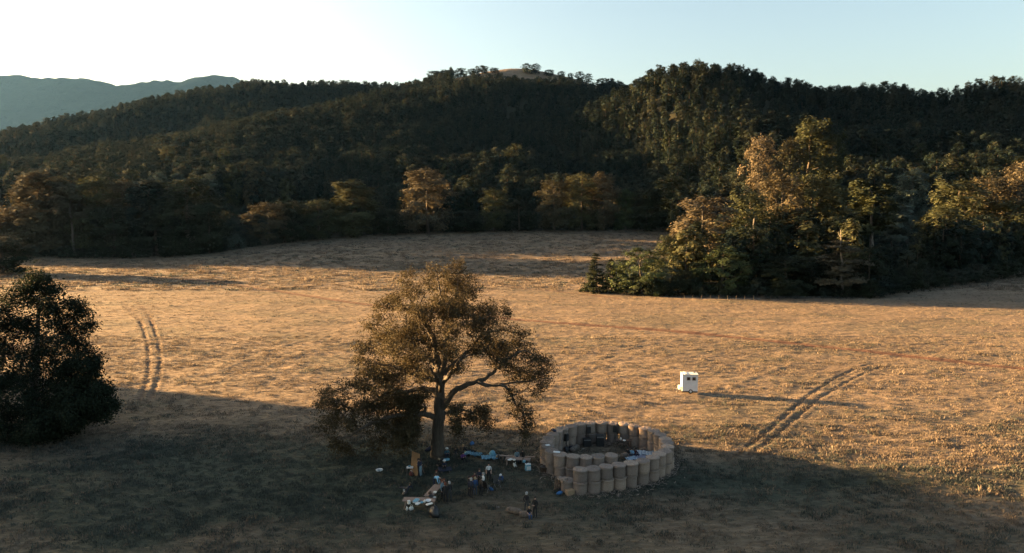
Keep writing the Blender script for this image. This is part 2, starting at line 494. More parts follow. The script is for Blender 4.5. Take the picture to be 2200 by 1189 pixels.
# far blue mountains
def far_mountains():
    sky_line = smooth_line([(-700, 250), (-500, 210), (-300, 185), (-120, 172), (0, 160), (45, 161), (75, 168), (130, 166), (190, 170), (255, 182), (290, 179), (345, 173), (390, 175), (430, 164), (470, 161), (505, 166), (540, 178), (600, 196), (680, 210), (800, 216), (1000, 220), (1300, 235), (1800, 240), (2400, 245)], 8)
    Y0 = 9000.0
    xs = []; zs = []
    for px, py in sky_line:
        p = atY(px, py, Y0); xs.append(p[0]); zs.append(p[2])
    gx = np.linspace(min(xs), max(xs), 420); ridge = np.interp(gx, xs, zs)
    rows = np.linspace(-1, 1, 90)
    V = []
    X_, R_ = np.meshgrid(gx, rows)
    Yw = Y0 + R_ * 3400 + 0 * X_
    spur = 1 - np.abs(vnoise(X_ / 1050 + R_ * 0.7, R_ * 1.5, 31)) * 2.0
    prof = 1 - np.abs(R_) ** 1.15
    Zw = ridge[None, :] * prof * (1 - 0.42 * (1 - prof) * spur) + vnoise(X_ / 300, Yw / 300, 33) * 105 * prof * np.abs(R_) ** 0.5 + vnoise(X_ / 85, Yw / 85, 34) * 40 * prof
    Zw = np.maximum(Zw, 0) - 2
    V = np.stack([X_.ravel(), Yw.ravel(), Zw.ravel()], -1)
    ny, nx = X_.shape; idx = np.arange(nx * ny).reshape(ny, nx)
    F = np.stack([idx[:-1, :-1], idx[:-1, 1:], idx[1:, 1:], idx[1:, :-1]], -1).reshape(-1, 4)
    m, nt, b = newmat('wooded_mountain')
    g = nt.nodes.new('ShaderNodeNewGeometry')
    n = noise(nt, g.outputs['Position'], 0.014, 6, 0.7)
    r = ramp(nt, [(0.3, (0.004, 0.008, 0.010)), (0.7, (0.010, 0.016, 0.018))]); nt.links.new(n.outputs['Fac'], r.inputs[0])
    nt.links.new(r.outputs[0], b.inputs['Base Color']); b.inputs['Roughness'].default_value = 1.0; b.inputs['Specular IOR Level'].default_value = 0.0
    bp = nt.nodes.new('ShaderNodeBump'); bp.inputs['Strength'].default_value = 1.0; bp.inputs['Distance'].default_value = 30
    nt.links.new(n.outputs['Fac'], bp.inputs['Height']); nt.links.new(bp.outputs[0], b.inputs['Normal'])
    o = link('distant_mountains', mesh_np('distant_mountains', V, F, [m], smooth=True)); tag(o, kind='structure')
far_mountains()

def haze_box():
    lo = np.array([-13500, -1700, -30.0]); hi = np.array([13500, 13200, 2300.0])
    v = [(x, y, z) for x in (lo[0], hi[0]) for y in (lo[1], hi[1]) for z in (lo[2], hi[2])]
    f = [(0, 1, 3, 2), (4, 6, 7, 5), (0, 4, 5, 1), (2, 3, 7, 6), (0, 2, 6, 4), (1, 5, 7, 3)]
    me = mesh_np('haze', v, f)
    m = bpy.data.materials.new('haze'); m.use_nodes = True; nt = m.node_tree
    nt.nodes.remove(nt.nodes['Principled BSDF'])
    pv = nt.nodes.new('ShaderNodeVolumePrincipled')
    pv.inputs['Color'].default_value = (0.19, 0.46, 1.0, 1)
    pv.inputs['Density'].default_value = HAZE
    pv.inputs['Anisotropy'].default_value = 0.35
    nt.links.new(pv.outputs[0], nt.nodes['Material Output'].inputs['Volume'])
    me.materials.append(m)
    tag(link('haze', me), kind='stuff')
HAZE = 0.0000066
haze_box()

# ------------------------------------------------------------------ trees
def tube_chain(P, R, sides):
    """one tapering tube along the points P with radii R"""
    P = np.asarray(P, float); n = len(P)
    T = np.gradient(P, axis=0); T /= np.maximum(np.linalg.norm(T, axis=1, keepdims=True), 1e-9)
    ref = np.array([1.0, 0, 0]) if abs(T[0][0]) < 0.8 else np.array([0, 1.0, 0])
    A = np.cross(T, ref); A /= np.maximum(np.linalg.norm(A, axis=1, keepdims=True), 1e-9)
    B = np.cross(T, A)
    ang = np.arange(sides) * 2 * math.pi / sides
    V = P[:, None] + (A[:, None] * np.cos(ang)[None, :, None] + B[:, None] * np.sin(ang)[None, :, None]) * np.asarray(R)[:, None, None]
    idx = np.arange(n * sides).reshape(n, sides)
    nx = np.roll(idx, -1, axis=1)
    F = np.stack([idx[:-1], nx[:-1], nx[1:], idx[1:]], -1).reshape(-1, 4)
    return V.reshape(-1, 3), F

class Wood:
    """a branching skeleton: nodes with parents"""
    def __init__(self):
        self.p = []; self.par = []; self.rmin = []
    def add(self, p, parent, rmin=0.0):
        self.p.append(np.asarray(p, float)); self.par.append(parent); self.rmin.append(rmin)
        return len(self.p) - 1
    def path(self, pts, parent=-1, radii=None):
        ids = []
        for i, q in enumerate(pts):
            parent = self.add(q, parent, 0.0 if radii is None else radii[i]); ids.append(parent)
        return ids
    def nearest(self, q, up=0.35):
        A = np.asarray(self.p)
        d = A - q
        c = np.linalg.norm(d, axis=1) + up * np.maximum(d[:, 2], 0)
        return int(c.argmin())
    def reach(self, q, R, seg=0.9, sag=0.12, jit=0.12, up=0.35):
        j = self.nearest(q, up); a = self.p[j]; L = np.linalg.norm(q - a)
        n = max(1, int(L / seg)); par = j
        for k in range(1, n + 1):
            t = k / n
            pt = a + (q - a) * t + np.array([0, 0, sag * L * t * (1 - t) * 1.6])
            if k < n: pt = pt + R.normal(0, jit * seg, 3)
            par = self.add(pt, par)
        return par
    def mesh(self, tip, expo=2.2, rmax=None, min_r=0.0, sides_big=8):
        n = len(self.p); r = np.zeros(n)
        kids = [[] for _ in range(n)]
        for i in range(n):
            if self.par[i] >= 0: kids[self.par[i]].append(i)
        for i in range(n - 1, -1, -1):
            if not kids[i]: r[i] = tip
            else: r[i] = sum(r[k] ** expo for k in kids[i]) ** (1 / expo)
        if rmax is not None:
            s = rmax / r.max(); ex = math.log(rmax / tip) / math.log(max(r.max() / tip, 1.0001))
            r = tip * (r / tip) ** ex
        r = np.maximum(r, np.array(self.rmin))
        self.r = r
        VV, FF, off = [], [], 0
        starts = [(i, -1) for i in range(n) if self.par[i] < 0]
        while starts:
            i, pa = starts.pop()
            ch = [] if pa < 0 else [pa]
            rr = [] if pa < 0 else [min(r[pa], r[i] * 1.15)]
            while True:
                ch.append(i); rr.append(r[i])
                if not kids[i]: break
                ks = sorted(kids[i], key=lambda k: -r[k])
                for k in ks[1:]: starts.append((k, i))
                i = ks[0]
            if max(rr) < min_r or len(ch) < 2: continue
            sd = sides_big if max(rr) > 0.25 else (5 if max(rr) > 0.07 else 3)
            V, F = tube_chain([self.p[k] for k in ch], rr, sd)
            VV.append(V); FF.append(F + off); off += len(V)
        return np.concatenate(VV), np.concatenate(FF)

def leaves(centers, size, R, spread, flat=0.6, outward=None, droop=0.0, ow=1.0):
    """leaf sprays as bent rhombi; centers (n,3)"""
    n = len(centers)
    C = centers + R.normal(0, 1, (n, 3)) * spread * np.array([1, 1, flat])
    N = R.normal(0, 1, (n, 3)); N[:, 2] = np.abs(N[:, 2]) + 0.25
    if outward is not None: N += outward * ow
    N /= np.linalg.norm(N, axis=1, keepdims=True)
    D = R.normal(0, 1, (n, 3)); D[:, 2] -= droop
    D -= N * (D * N).sum(1, keepdims=True); D /= np.maximum(np.linalg.norm(D, axis=1, keepdims=True), 1e-6)
    S = np.cross(N, D)
    s = size * R.uniform(0.6, 1.35, (n, 1))
    a = C - D * s * 0.75; b = C + S * s * 0.42 + N * s * 0.10; c = C + D * s * 0.75; d = C - S * s * 0.42 + N * s * 0.10
    V = np.stack([a, b, c, d], 1).reshape(-1, 3)
    F = np.arange(4 * n).reshape(-1, 4)
    return V, F

def envelope_blobs(kind, R):
    """clumps (centre, radius, squash) of a crown for a tree 20 m tall"""
    out = []
    def shell(n, z0, z1, zc, zr, wmax, r0, r1, sq, inner=0.2):
        for k in range(n):
            z = z0 + (z1 - z0) * (k + R.uniform(0.1, 0.9)) / n
            w = wmax * math.sqrt(max(0.06, 1 - ((z - zc) / zr) ** 2)); a = k * 2.4 + R.uniform(-0.6, 0.6); q = w * math.sqrt(R.uniform(inner, 1))
            out.append(((q * math.cos(a), q * math.sin(a), z), R.uniform(r0, r1), sq))
    if kind == 'broad':
        shell(36, 1.0, 18.0, 8.5, 11.0, 5.0, 1.3, 2.4, 0.95); out.append(((0.5, 0, 18.0), 1.6, 0.9))
    elif kind == 'tall':
        shell(30, 0.9, 18.3, 8.5, 11.5, 3.3, 1.1, 2.0, 1.1); out.append(((0, 0.2, 18.6), 1.2, 1.2))
    elif kind == 'layered':
        for k in range(9):
            z = 3.0 + k * 1.8 + R.uniform(-0.5, 0.5); w = 5.4 * (1 - (k / 10.0) ** 1.8)
            for _ in range(5 if k < 6 else 3):
                a = R.uniform(0, 6.28); q = w * R.uniform(0.25, 1)
                out.append(((q * math.cos(a), q * math.sin(a), z + R.uniform(-0.5, 0.5)), R.uniform(1.2, 2.2), 0.5))
        out.append(((0, 0, 18.8), 1.2, 0.8))
    elif kind == 'conifer':
        for k in range(17):
            z = 0.8 + k * 1.12; w = 4.3 * (1 - k / 17.5)
            for _ in range(max(2, 7 - k // 3)):
                a = R.uniform(0, 6.28); q = w * R.uniform(0.5, 1)
                out.append(((q * math.cos(a), q * math.sin(a), z - q * 0.15), 0.45 + 0.22 * w, 0.6))
        out.append(((0, 0, 19.4), 0.4, 1.8))
    elif kind == 'droop':
        shell(44, 1.0, 17.5, 7.0, 12.0, 6.4, 1.0, 1.9, 0.95, 0.3); out.append(((1, 0, 18.8), 0.7, 2.0)); out.append(((-1.6, 0.5, 17.9), 0.7, 1.9)); out.append(((0.2, -1.6, 18.2), 0.6, 1.9))
    elif kind == 'bush':
        shell(26, 1.0, 16.5, 4.0, 14.5, 9.0, 2.2, 4.2, 0.85, 0.1); out.append(((0, 0, 17.0), 2.4, 0.8))
    elif kind == 'sparse':
        shell(34, 1.6, 18.2, 9.0, 10.8, 5.3, 1.2, 2.0, 0.9, 0.3); out.append(((0.4, 0, 18.2), 1.5, 0.9))
    elif kind == 'slender':
        shell(13, 9.5, 18.8, 14.5, 6.0, 2.6, 0.8, 1.5, 0.8)
    return out

TREE_SPEC = {  # kind: (trunk radius, twigs per clump, leaf spread, leaf flatness, droop)
    'broad': (0.34, 7, 0.62, 0.85, 0.0), 'tall': (0.32, 7, 0.52, 0.95, 0.1), 'layered': (0.36, 6, 0.62, 0.45, 0.0),
    'conifer': (0.26, 4, 0.40, 0.5, 0.5), 'droop': (0.30, 6, 0.50, 1.0, 2.0), 'bush': (0.30, 10, 1.05, 0.8, 0.0),
    'sparse': (0.36, 9, 0.52, 0.75, 0.0), 'slender': (0.20, 7, 0.50, 0.7, 0.2)}

def proto_tree(kind, seed, nleaf, size, wood_min=0.0, coh=0.0):
    R = np.random.default_rng(seed)
    tr, twigs, spread, flat, droop = TREE_SPEC[kind]
    blobs = envelope_blobs(kind, R)
    W = Wood()
    top = max(b[0][2] for b in blobs)
    zs = np.linspace(-1.2, top - 1.0, 12)
    lean = R.normal(0, 0.25, 2)
    pts = [(lean[0] * math.sin(z / 7) + R.normal(0, 0.10), lean[1] * math.sin(z / 6) + R.normal(0, 0.10), z) for z in zs]
    rad = [tr * (1.0 - 0.86 * max(0, (z + 0.5)) / top) * (1.35 if z < 0.2 else 1.0) for z in zs]
    W.path(pts, -1, rad)
    ends, outw = [], []
    A = []
    for (c, r, sq) in blobs:
        for _ in range(twigs):
            v = R.normal(0, 1, 3); v /= np.linalg.norm(v)
            if v[2] < -0.5: v[2] *= -0.4
            q = np.array(c) + v * r * np.array([1, 1, sq]) * R.uniform(0.55, 1.0)
            A.append((q, v))
    A.sort(key=lambda t: abs(t[0][0]) + abs(t[0][1]))
    for q, v in A:
        W.reach(q, R, seg=1.6, jit=0.10, up=0.6 if kind != 'conifer' else 0.0)
        ends.append(q); outw.append(v)
    ends = np.array(ends); outw = np.array(outw)
    Vw, Fw = W.mesh(0.025, rmax=tr, min_r=wood_min, sides_big=7)
    k = R.integers(0, len(ends), nleaf)
    cen = ends - np.array([0, 0, top * 0.42]); cen /= np.maximum(np.linalg.norm(cen, axis=1, keepdims=True), 1e-6)
    Vl, Fl = leaves(ends[k], size, R, spread * (1 - 0.3 * coh), flat, (outw * (0.6 - 0.1 * coh) + cen * (0.7 + 0.4 * coh))[k], droop, 1.7 + 1.6 * coh)
    return Vw, Fw, Vl, Fl

PROTO = {}
def proto(kind, var, nleaf=8000, size=0.42):
    key = (kind, var)
    if key not in PROTO:
        Vw, Fw, Vl, Fl = proto_tree(kind, 100 * var + sum(map(ord, kind)), nleaf, size, 0.03, 1.0 if var > 20 else 0.3)
        bark = M_GREYBARK if kind in ('sparse', 'slender') else M_BARK
        PROTO[key] = (mesh_np('trunk', Vw, Fw, [bark], smooth=True), mesh_np('crown', Vl, Fl, [LEAF['olive']]), Vl)
    return PROTO[key]

def place_tree(name, kind, var, tint, x, y, height, width, rot, label, group=None, z=None, cat='tree', bark=None, fine=True):
    """height and width in metres"""
    w, c, Vl = proto(kind, var) if fine else proto(kind, var + 20, 2400, 0.72)
    root = bpy.data.objects.new(name, None); COL.objects.link(root)
    root.empty_display_size = 0.5
    zz = H(x, y) if z is None else z
    root.location = (x, y, zz)
    wid0 = 2 * np.percentile(np.hypot(Vl[:, 0], Vl[:, 1]), 96)
    sx = width / wid0; sz = height / Vl[:, 2].max()
    root.scale = (sx, sx, sz)
    root.rotation_euler = (0, 0, rot)
    tag(root, label, cat, group)
    ow = link('trunk', w, root); oc = link('crown', c, root)
    oc.material_slots[0].link = 'OBJECT'; oc.material_slots[0].material = LEAF[tint]
    if bark is not None:
        ow.material_slots[0].link = 'OBJECT'; ow.material_slots[0].material = bark
    return root

# --- the great oak in the middle of the picture
def great_tree():
    R = np.random.default_rng(77)
    base = at(941, 984); Y0 = base[1]; s = 580 / 1499.0
    def zp(X, Yv, dy=0.0):
        return atY(640 + s * X, 540 + s * Yv, Y0 + dy)
    mpp = Y0 / FPX * s       # metres per zoomed pixel
    W = Wood()
    def limb(pts, radii, parent=None, dys=None):
        dys = dys or [0] * len(pts)
        P = smooth_line([zp(a, b, d) for (a, b), d in zip(pts, dys)], 4)
        rr = np.interp(np.linspace(0, 1, len(P)), np.linspace(0, 1, len(radii)), radii)
        P[1:-1] += R.normal(0, 0.05, (len(P) - 2, 3))
        if parent is None: par = -1
        else: par = W.nearest(P[0], 0.0)
        return W.path(P if parent is None else P[1:], par, rr if parent is None else rr[1:])
    limb([(776, 1165), (776, 1120), (778, 1000), (785, 900), (790, 800), (786, 700), (772, 600), (758, 500), (722, 420), (690, 375), (640, 300), (600, 220)],
         [0.95, 0.68, 0.56, 0.54, 0.48, 0.42, 0.33, 0.28, 0.22, 0.16, 0.10, 0.05], None)
    limb([(786, 700), (816, 600), (806, 540), (840, 430), (855, 350), (800, 260), (782, 190), (775, 110)], [0.30, 0.27, 0.24, 0.2, 0.16, 0.12, 0.08, 0.04], 1, [0, -0.5, -0.8, -0.6, 0, 0.4, 0.5, 0.5])
    limb([(855, 350), (890, 260), (885, 150)], [0.12, 0.09, 0.04], 1, [0, 0.5, 1])
    limb([(800, 880), (850, 800), (900, 760), (990, 722), (1060, 690), (1120, 640), (1180, 590), (1260, 550), (1330, 600)], [0.34, 0.29, 0.26, 0.23, 0.18, 0.14, 0.11, 0.08, 0.05], 1, [0, -1, -1.8, -2.4, -2.2, -1.8, -1, -0.5, 0])
    limb([(990, 722), (1060, 745), (1140, 750), (1180, 790), (1220, 860), (1265, 940), (1260, 990)], [0.20, 0.17, 0.14, 0.11, 0.08, 0.06, 0.03], 1, [-2.4, -3.0, -3.3, -3.4, -3.4, -3.2, -3.2])
    limb([(1060, 745), (1200, 730), (1300, 720), (1370, 690)], [0.10, 0.08, 0.06, 0.03], 1, [-3, -2, -1.2, -1])
    limb([(778, 935), (700, 905), (600, 905), (480, 930), (360, 985), (290, 1020), (220, 1045)], [0.30, 0.27, 0.22, 0.17, 0.13, 0.09, 0.04], 1, [0, -1.0, -2.2, -3.2, -3.8, -4, -4])
    limb([(786, 790), (700, 760), (600, 780), (480, 800), (340, 880), (230, 850), (130, 830)], [0.30, 0.25, 0.2, 0.16, 0.12, 0.08, 0.03], 1, [0, 0.8, 1.5, 2, 2, 1.4, 1])
    limb([(770, 620), (660, 560), (560, 480), (470, 420), (400, 400)], [0.24, 0.18, 0.13, 0.08, 0.04], 1, [0, 1, 1.8, 2.2, 2.2])
    limb([(742, 455), (650, 340), (580, 315), (500, 290)], [0.2, 0.14, 0.09, 0.04], 1, [0, -0.8, -1.4, -1.6])
    limb([(800, 690), (870, 620), (930, 570), (1010, 480), (1120, 440), (1230, 460)], [0.26, 0.21, 0.17, 0.12, 0.08, 0.04], 1, [0, 1, 1.8, 2.2, 2.4, 2.2])
    limb([(805, 900), (900, 880), (1000, 905), (1060, 960)], [0.16, 0.12, 0.08, 0.04], 1, [0, 1, 1.8, 2.2])
    limb([(786, 720), (680, 700), (560, 650), (430, 620)], [0.24, 0.18, 0.12, 0.05], 1, [0, -2, -3.6, -4.4])
    limb([(790, 780), (790, 740), (760, 690), (720, 640)], [0.24, 0.2, 0.14, 0.06], 1, [0, -2, -4, -5.5])
    limb([(790, 760), (830, 700), (880, 640), (900, 600)], [0.24, 0.2, 0.14, 0.06], 1, [0, -2, -4.2, -5.8])
    limb([(788, 720), (760, 640), (700, 560), (660, 520)], [0.22, 0.18, 0.12, 0.05], 1, [0, 2.2, 4.4, 6])
    limb([(788, 700), (850, 640), (930, 590), (1000, 570)], [0.22, 0.18, 0.12, 0.05], 1, [0, 2.2, 4.4, 6])
    B = [(770,110,72,58),(880,100,58,64),(590,150,78,54),(610,210,74,46),(905,195,74,74),(780,215,80,66),(955,165,38,36),
         (470,300,78,38),(600,310,104,56),(720,345,86,76),(880,300,86,66),(955,320,54,46),(1090,315,74,44),(1160,330,40,30),
         (420,415,100,56),(560,440,112,74),(700,470,104,72),(860,425,96,70),(1010,415,100,70),(1150,435,92,54),(1240,460,52,44),
         (390,540,84,56),(540,555,112,66),(680,585,100,62),(840,555,86,60),(990,535,98,60),(1120,535,92,52),(1260,555,84,54),(1350,600,72,54),
         (410,640,92,52),(560,655,112,62),(700,690,78,48),(880,635,76,46),(1120,610,80,42),(1250,670,92,52),(1370,690,54,66),(1330,760,64,54),
         (1190,790,42,50),(1220,860,46,64),(1270,930,54,64),(1258,1000,26,34),
         (180,770,84,34),(300,735,84,42),(420,755,84,44),(540,755,84,52),
         (130,840,52,42),(230,845,100,70),(360,855,100,72),(480,845,84,60),(600,835,72,50),(690,805,52,42),
         (190,945,84,82),(300,950,74,54),(450,955,92,70),(560,955,84,82),(640,925,52,60),
         (210,1060,60,56),(280,1095,34,44),(430,1070,52,56),(550,1045,72,62),(600,1030,50,54),
         (880,870,52,52),(880,965,40,56),(1020,885,54,44),(1050,945,54,54),(960,925,52,34)]
    extra = []
    while len(extra) < 46:
        a = B[R.integers(0, len(B))]; b = B[R.integers(0, len(B))]
        dd = math.hypot(a[0] - b[0], a[1] - b[1])
        if 60 < dd < 190 and not (a[1] > 790 and b[1] < 700) and not (b[1] > 790 and a[1] < 700) and not (abs(a[0] + b[0]) / 2 > 800 and (a[1] + b[1]) / 2 > 760):
            t = R.uniform(0.35, 0.65); extra.append((a[0] + (b[0] - a[0]) * t + R.normal(0, 14), a[1] + (b[1] - a[1]) * t + R.normal(0, 12), 62, 46))
    extra += [(345, 590, 44, 40), (330, 520, 40, 34), (360, 690, 56, 40), (460, 480, 70, 50), (520, 260, 50, 30), (1060, 380, 60, 40), (720, 160, 40, 40), (680, 230, 60, 50), (840, 160, 40, 40)]
    B = B + extra
    TW = []
    for (bx, by, rx, ry) in B:
        half = np.interp(by, [60, 200, 400, 600, 800, 1000, 1100], [1.5, 3.6, 6.5, 8.0, 7.5, 5.5, 4.0])
        off = abs(bx - 780) * mpp
        room = math.sqrt(max(half ** 2 - min(off, half * 0.92) ** 2, 0.6))
        ncopy = 2 if room > 4.5 else 1
        for k in range(ncopy):
            if by > 800 and bx < 780: dy = R.uniform(-4.2, 1.8)
            elif by > 720 and bx > 1150: dy = R.uniform(-3.8, -2.6)
            else: dy = R.uniform(-room, room) if ncopy == 1 else (R.uniform(-room, -0.2 * room) if k == 0 else R.uniform(0.2 * room, room))
            nt_ = int(9 + rx * ry / 210)
            for _ in range(nt_):
                v = R.normal(0, 1, 3); v /= np.linalg.norm(v); q = R.uniform(0.3, 1.22)
                p = zp(bx + v[0] * rx * q, by - v[2] * ry * q, dy + v[1] * rx * mpp * q)
                TW.append((p, v, by))
    axis_p = zp(785, 760)
    TW.sort(key=lambda t: np.linalg.norm((t[0] - axis_p) * np.array([1, 1, 0.6])))
    ends, outw, low = [], [], []
    for p, v, by in TW:
        W.reach(p, R, seg=0.55, sag=0.10, jit=0.16, up=0.25)
        ends.append(p); outw.append(v); low.append(by)
    Vw, Fw = W.mesh(0.013, expo=2.5, rmax=0.42)
    ends = np.array(ends); outw = np.array(outw); low = np.array(low)
    n = 108000
    k = R.integers(0, len(ends), n)
    Vl, Fl = leaves(ends[k], 0.118, R, 0.24, 0.8, outw[k], 0.7)
    # hanging lichen-draped twigs under the low limbs
    lowid = np.where(low > 820)[0]
    k2 = R.choice(lowid, 10000)
    c2 = ends[k2].copy(); c2[:, 2] -= R.exponential(0.5, len(c2))
    Vl2, Fl2 = leaves(c2, 0.13, R, 0.18, 0.8, None, 2.5)
    Vl = np.concatenate([Vl, Vl2]); Fl = np.concatenate([Fl, Fl2 + len(Vl) - len(Vl2)])
    root = bpy.data.objects.new('spreading_tree', None); COL.objects.link(root); root.location = base
    tag(root, 'huge spreading old tree standing alone in the field, golden at the top and dark below', 'tree')
    link('trunk', mesh_np('trunk', Vw - base, Fw, [M_BARK], smooth=True), root)
    link('crown', mesh_np('crown', Vl - base, Fl, [leaf_material('oak_leaves', [(0.018, 0.022, 0.013), (0.034, 0.034, 0.019), (0.058, 0.047, 0.026), (0.074, 0.056, 0.032)], 0.25)]), root)
great_tree()

# --- the dense dark tree cut by the left edge
def custom_tree(name, Y0, base_px, blobs, tint, label, nleaf, size, seed, trunk_r=0.5, spread=0.45, depth=0.9, per=0.012, stem_px=None):
    R = np.random.default_rng(seed)
    base = atY(base_px[0], base_px[1], Y0); base[2] = H(base[0], Y0)
    W = Wood(); mpp = Y0 / FPX
    topy = min(b[1] for b in blobs); tx = np.mean([b[0] for b in blobs if b[1] < topy + 60])
    P = [atY(base_px[0] + (tx - base_px[0]) * t, base_px[1] + (topy - base_px[1]) * t, Y0) for t in np.linspace(0, 0.95, 12)]
    P[0] = base - np.array([0, 0, 0.8])
    W.path(P, -1, np.linspace(trunk_r * 1.2, 0.05, 12))
    TW = []
    for (bx, by, rx, ry, dy) in blobs:
        for _ in range(int(7 + rx * ry * per)):
            v = R.normal(0, 1, 3); v /= np.linalg.norm(v); q = R.uniform(0.5, 1.0)
            TW.append((atY(bx + v[0] * rx * q, by - v[2] * ry * q, Y0 + dy + v[1] * rx * mpp * q * depth), v))
    TW = [t for t in TW if t[0][2] > H(t[0][0], t[0][1]) + 0.2]
    TW.sort(key=lambda t: np.hypot(t[0][0] - base[0], t[0][1] - base[1]))
    ends, outw = [], []
    for p, v in TW:
        W.reach(p, R, seg=0.9, jit=0.12, up=0.5); ends.append(p); outw.append(v)
    Vw, Fw = W.mesh(0.015, expo=2.4, rmax=trunk_r)
    ends = np.array(ends); outw = np.array(outw)
    k = R.integers(0, len(ends), nleaf)
    Vl, Fl = leaves(ends[k], size, R, spread, 0.8, outw[k], 0.2)
    k = R.integers(0, len(ends), nleaf // 4)
    inn = ends[k] * 0.86 + (np.array([base[0], base[1], 0]) * 0.14 + np.c_[np.zeros(len(k)), np.zeros(len(k)), ends[k][:, 2]] * 0.14)
    V3, F3 = leaves(inn, size * 1.5, R, spread * 1.7, 0.8)
    Fl = np.concatenate([Fl, F3 + len(Vl)]); Vl = np.concatenate([Vl, V3])
    root = bpy.data.objects.new(name, None); COL.objects.link(root); root.location = base
    tag(root, label, 'tree')
    link('trunk', mesh_np('trunk', Vw - base, Fw, [M_BARK], smooth=True), root)
    link('crown', mesh_np('crown', Vl - base, Fl, [LEAF[tint]]), root)
    return root
custom_tree('broadleaf_tree', 74.0, (70, 935),
    [(88, 598, 24, 20, 0), (60, 612, 30, 20, 0.5), (112, 622, 22, 16, -0.5), (30, 640, 30, 18, 0), (70, 640, 40, 24, 1), (108, 658, 34, 22, -1), (158, 655, 24, 16, 0), (182, 672, 18, 12, 0.5), (140, 678, 34, 20, 0),
     (20, 680, 46, 30, 1), (84, 700, 44, 30, -1), (195, 700, 12, 10, 0), (160, 712, 40, 26, 0), (-20, 690, 50, 36, 0.5),
     (40, 740, 60, 40, 2), (110, 745, 54, 36, -2), (178, 745, 28, 24, 1), (-50, 740, 60, 50, 0), (205, 772, 14, 12, 0), (10, 795, 80, 44, -2.5), (90, 800, 70, 44, 2), (165, 795, 38, 30, -1), (-70, 800, 70, 60, 0),
     (20, 860, 90, 50, -3), (110, 860, 74, 46, 1), (-80, 880, 80, 55, -1), (40, 905, 90, 40, -3.5), (120, 905, 60, 32, -2), (-60, 925, 70, 35, -2), (20, 930, 70, 24, -5), (95, 915, 60, 26, -4), (-40, 945, 60, 22, -5.5), (170, 885, 50, 30, -3), (205, 830, 22, 24, 0), (200, 865, 30, 24, -1.5)],
    'dark', 'tall dark tree cut by the left edge, sunlit only at its top', 70000, 0.14, 41, 0.55, 0.36)
custom_tree('spreading_shrub', 72.0, (170, 915),
    [(165, 800, 44, 40, 0), (205, 792, 14, 16, 0), (190, 845, 40, 34, -0.8), (226, 842, 14, 14, 0), (238, 872, 12, 12, 0), (150, 860, 56, 36, -1.5), (190, 890, 50, 22, -1.2), (225, 880, 26, 16, -0.5), (130, 900, 56, 22, -2), (90, 922, 50, 20, -3), (215, 875, 26, 18, -2), (150, 898, 44, 18, -3.5), (60, 935, 44, 16, -4.5)],
    'dark', 'low dark bush spreading right from the foot of the tall tree at the left edge', 30000, 0.14, 42, 0.2, 0.35)

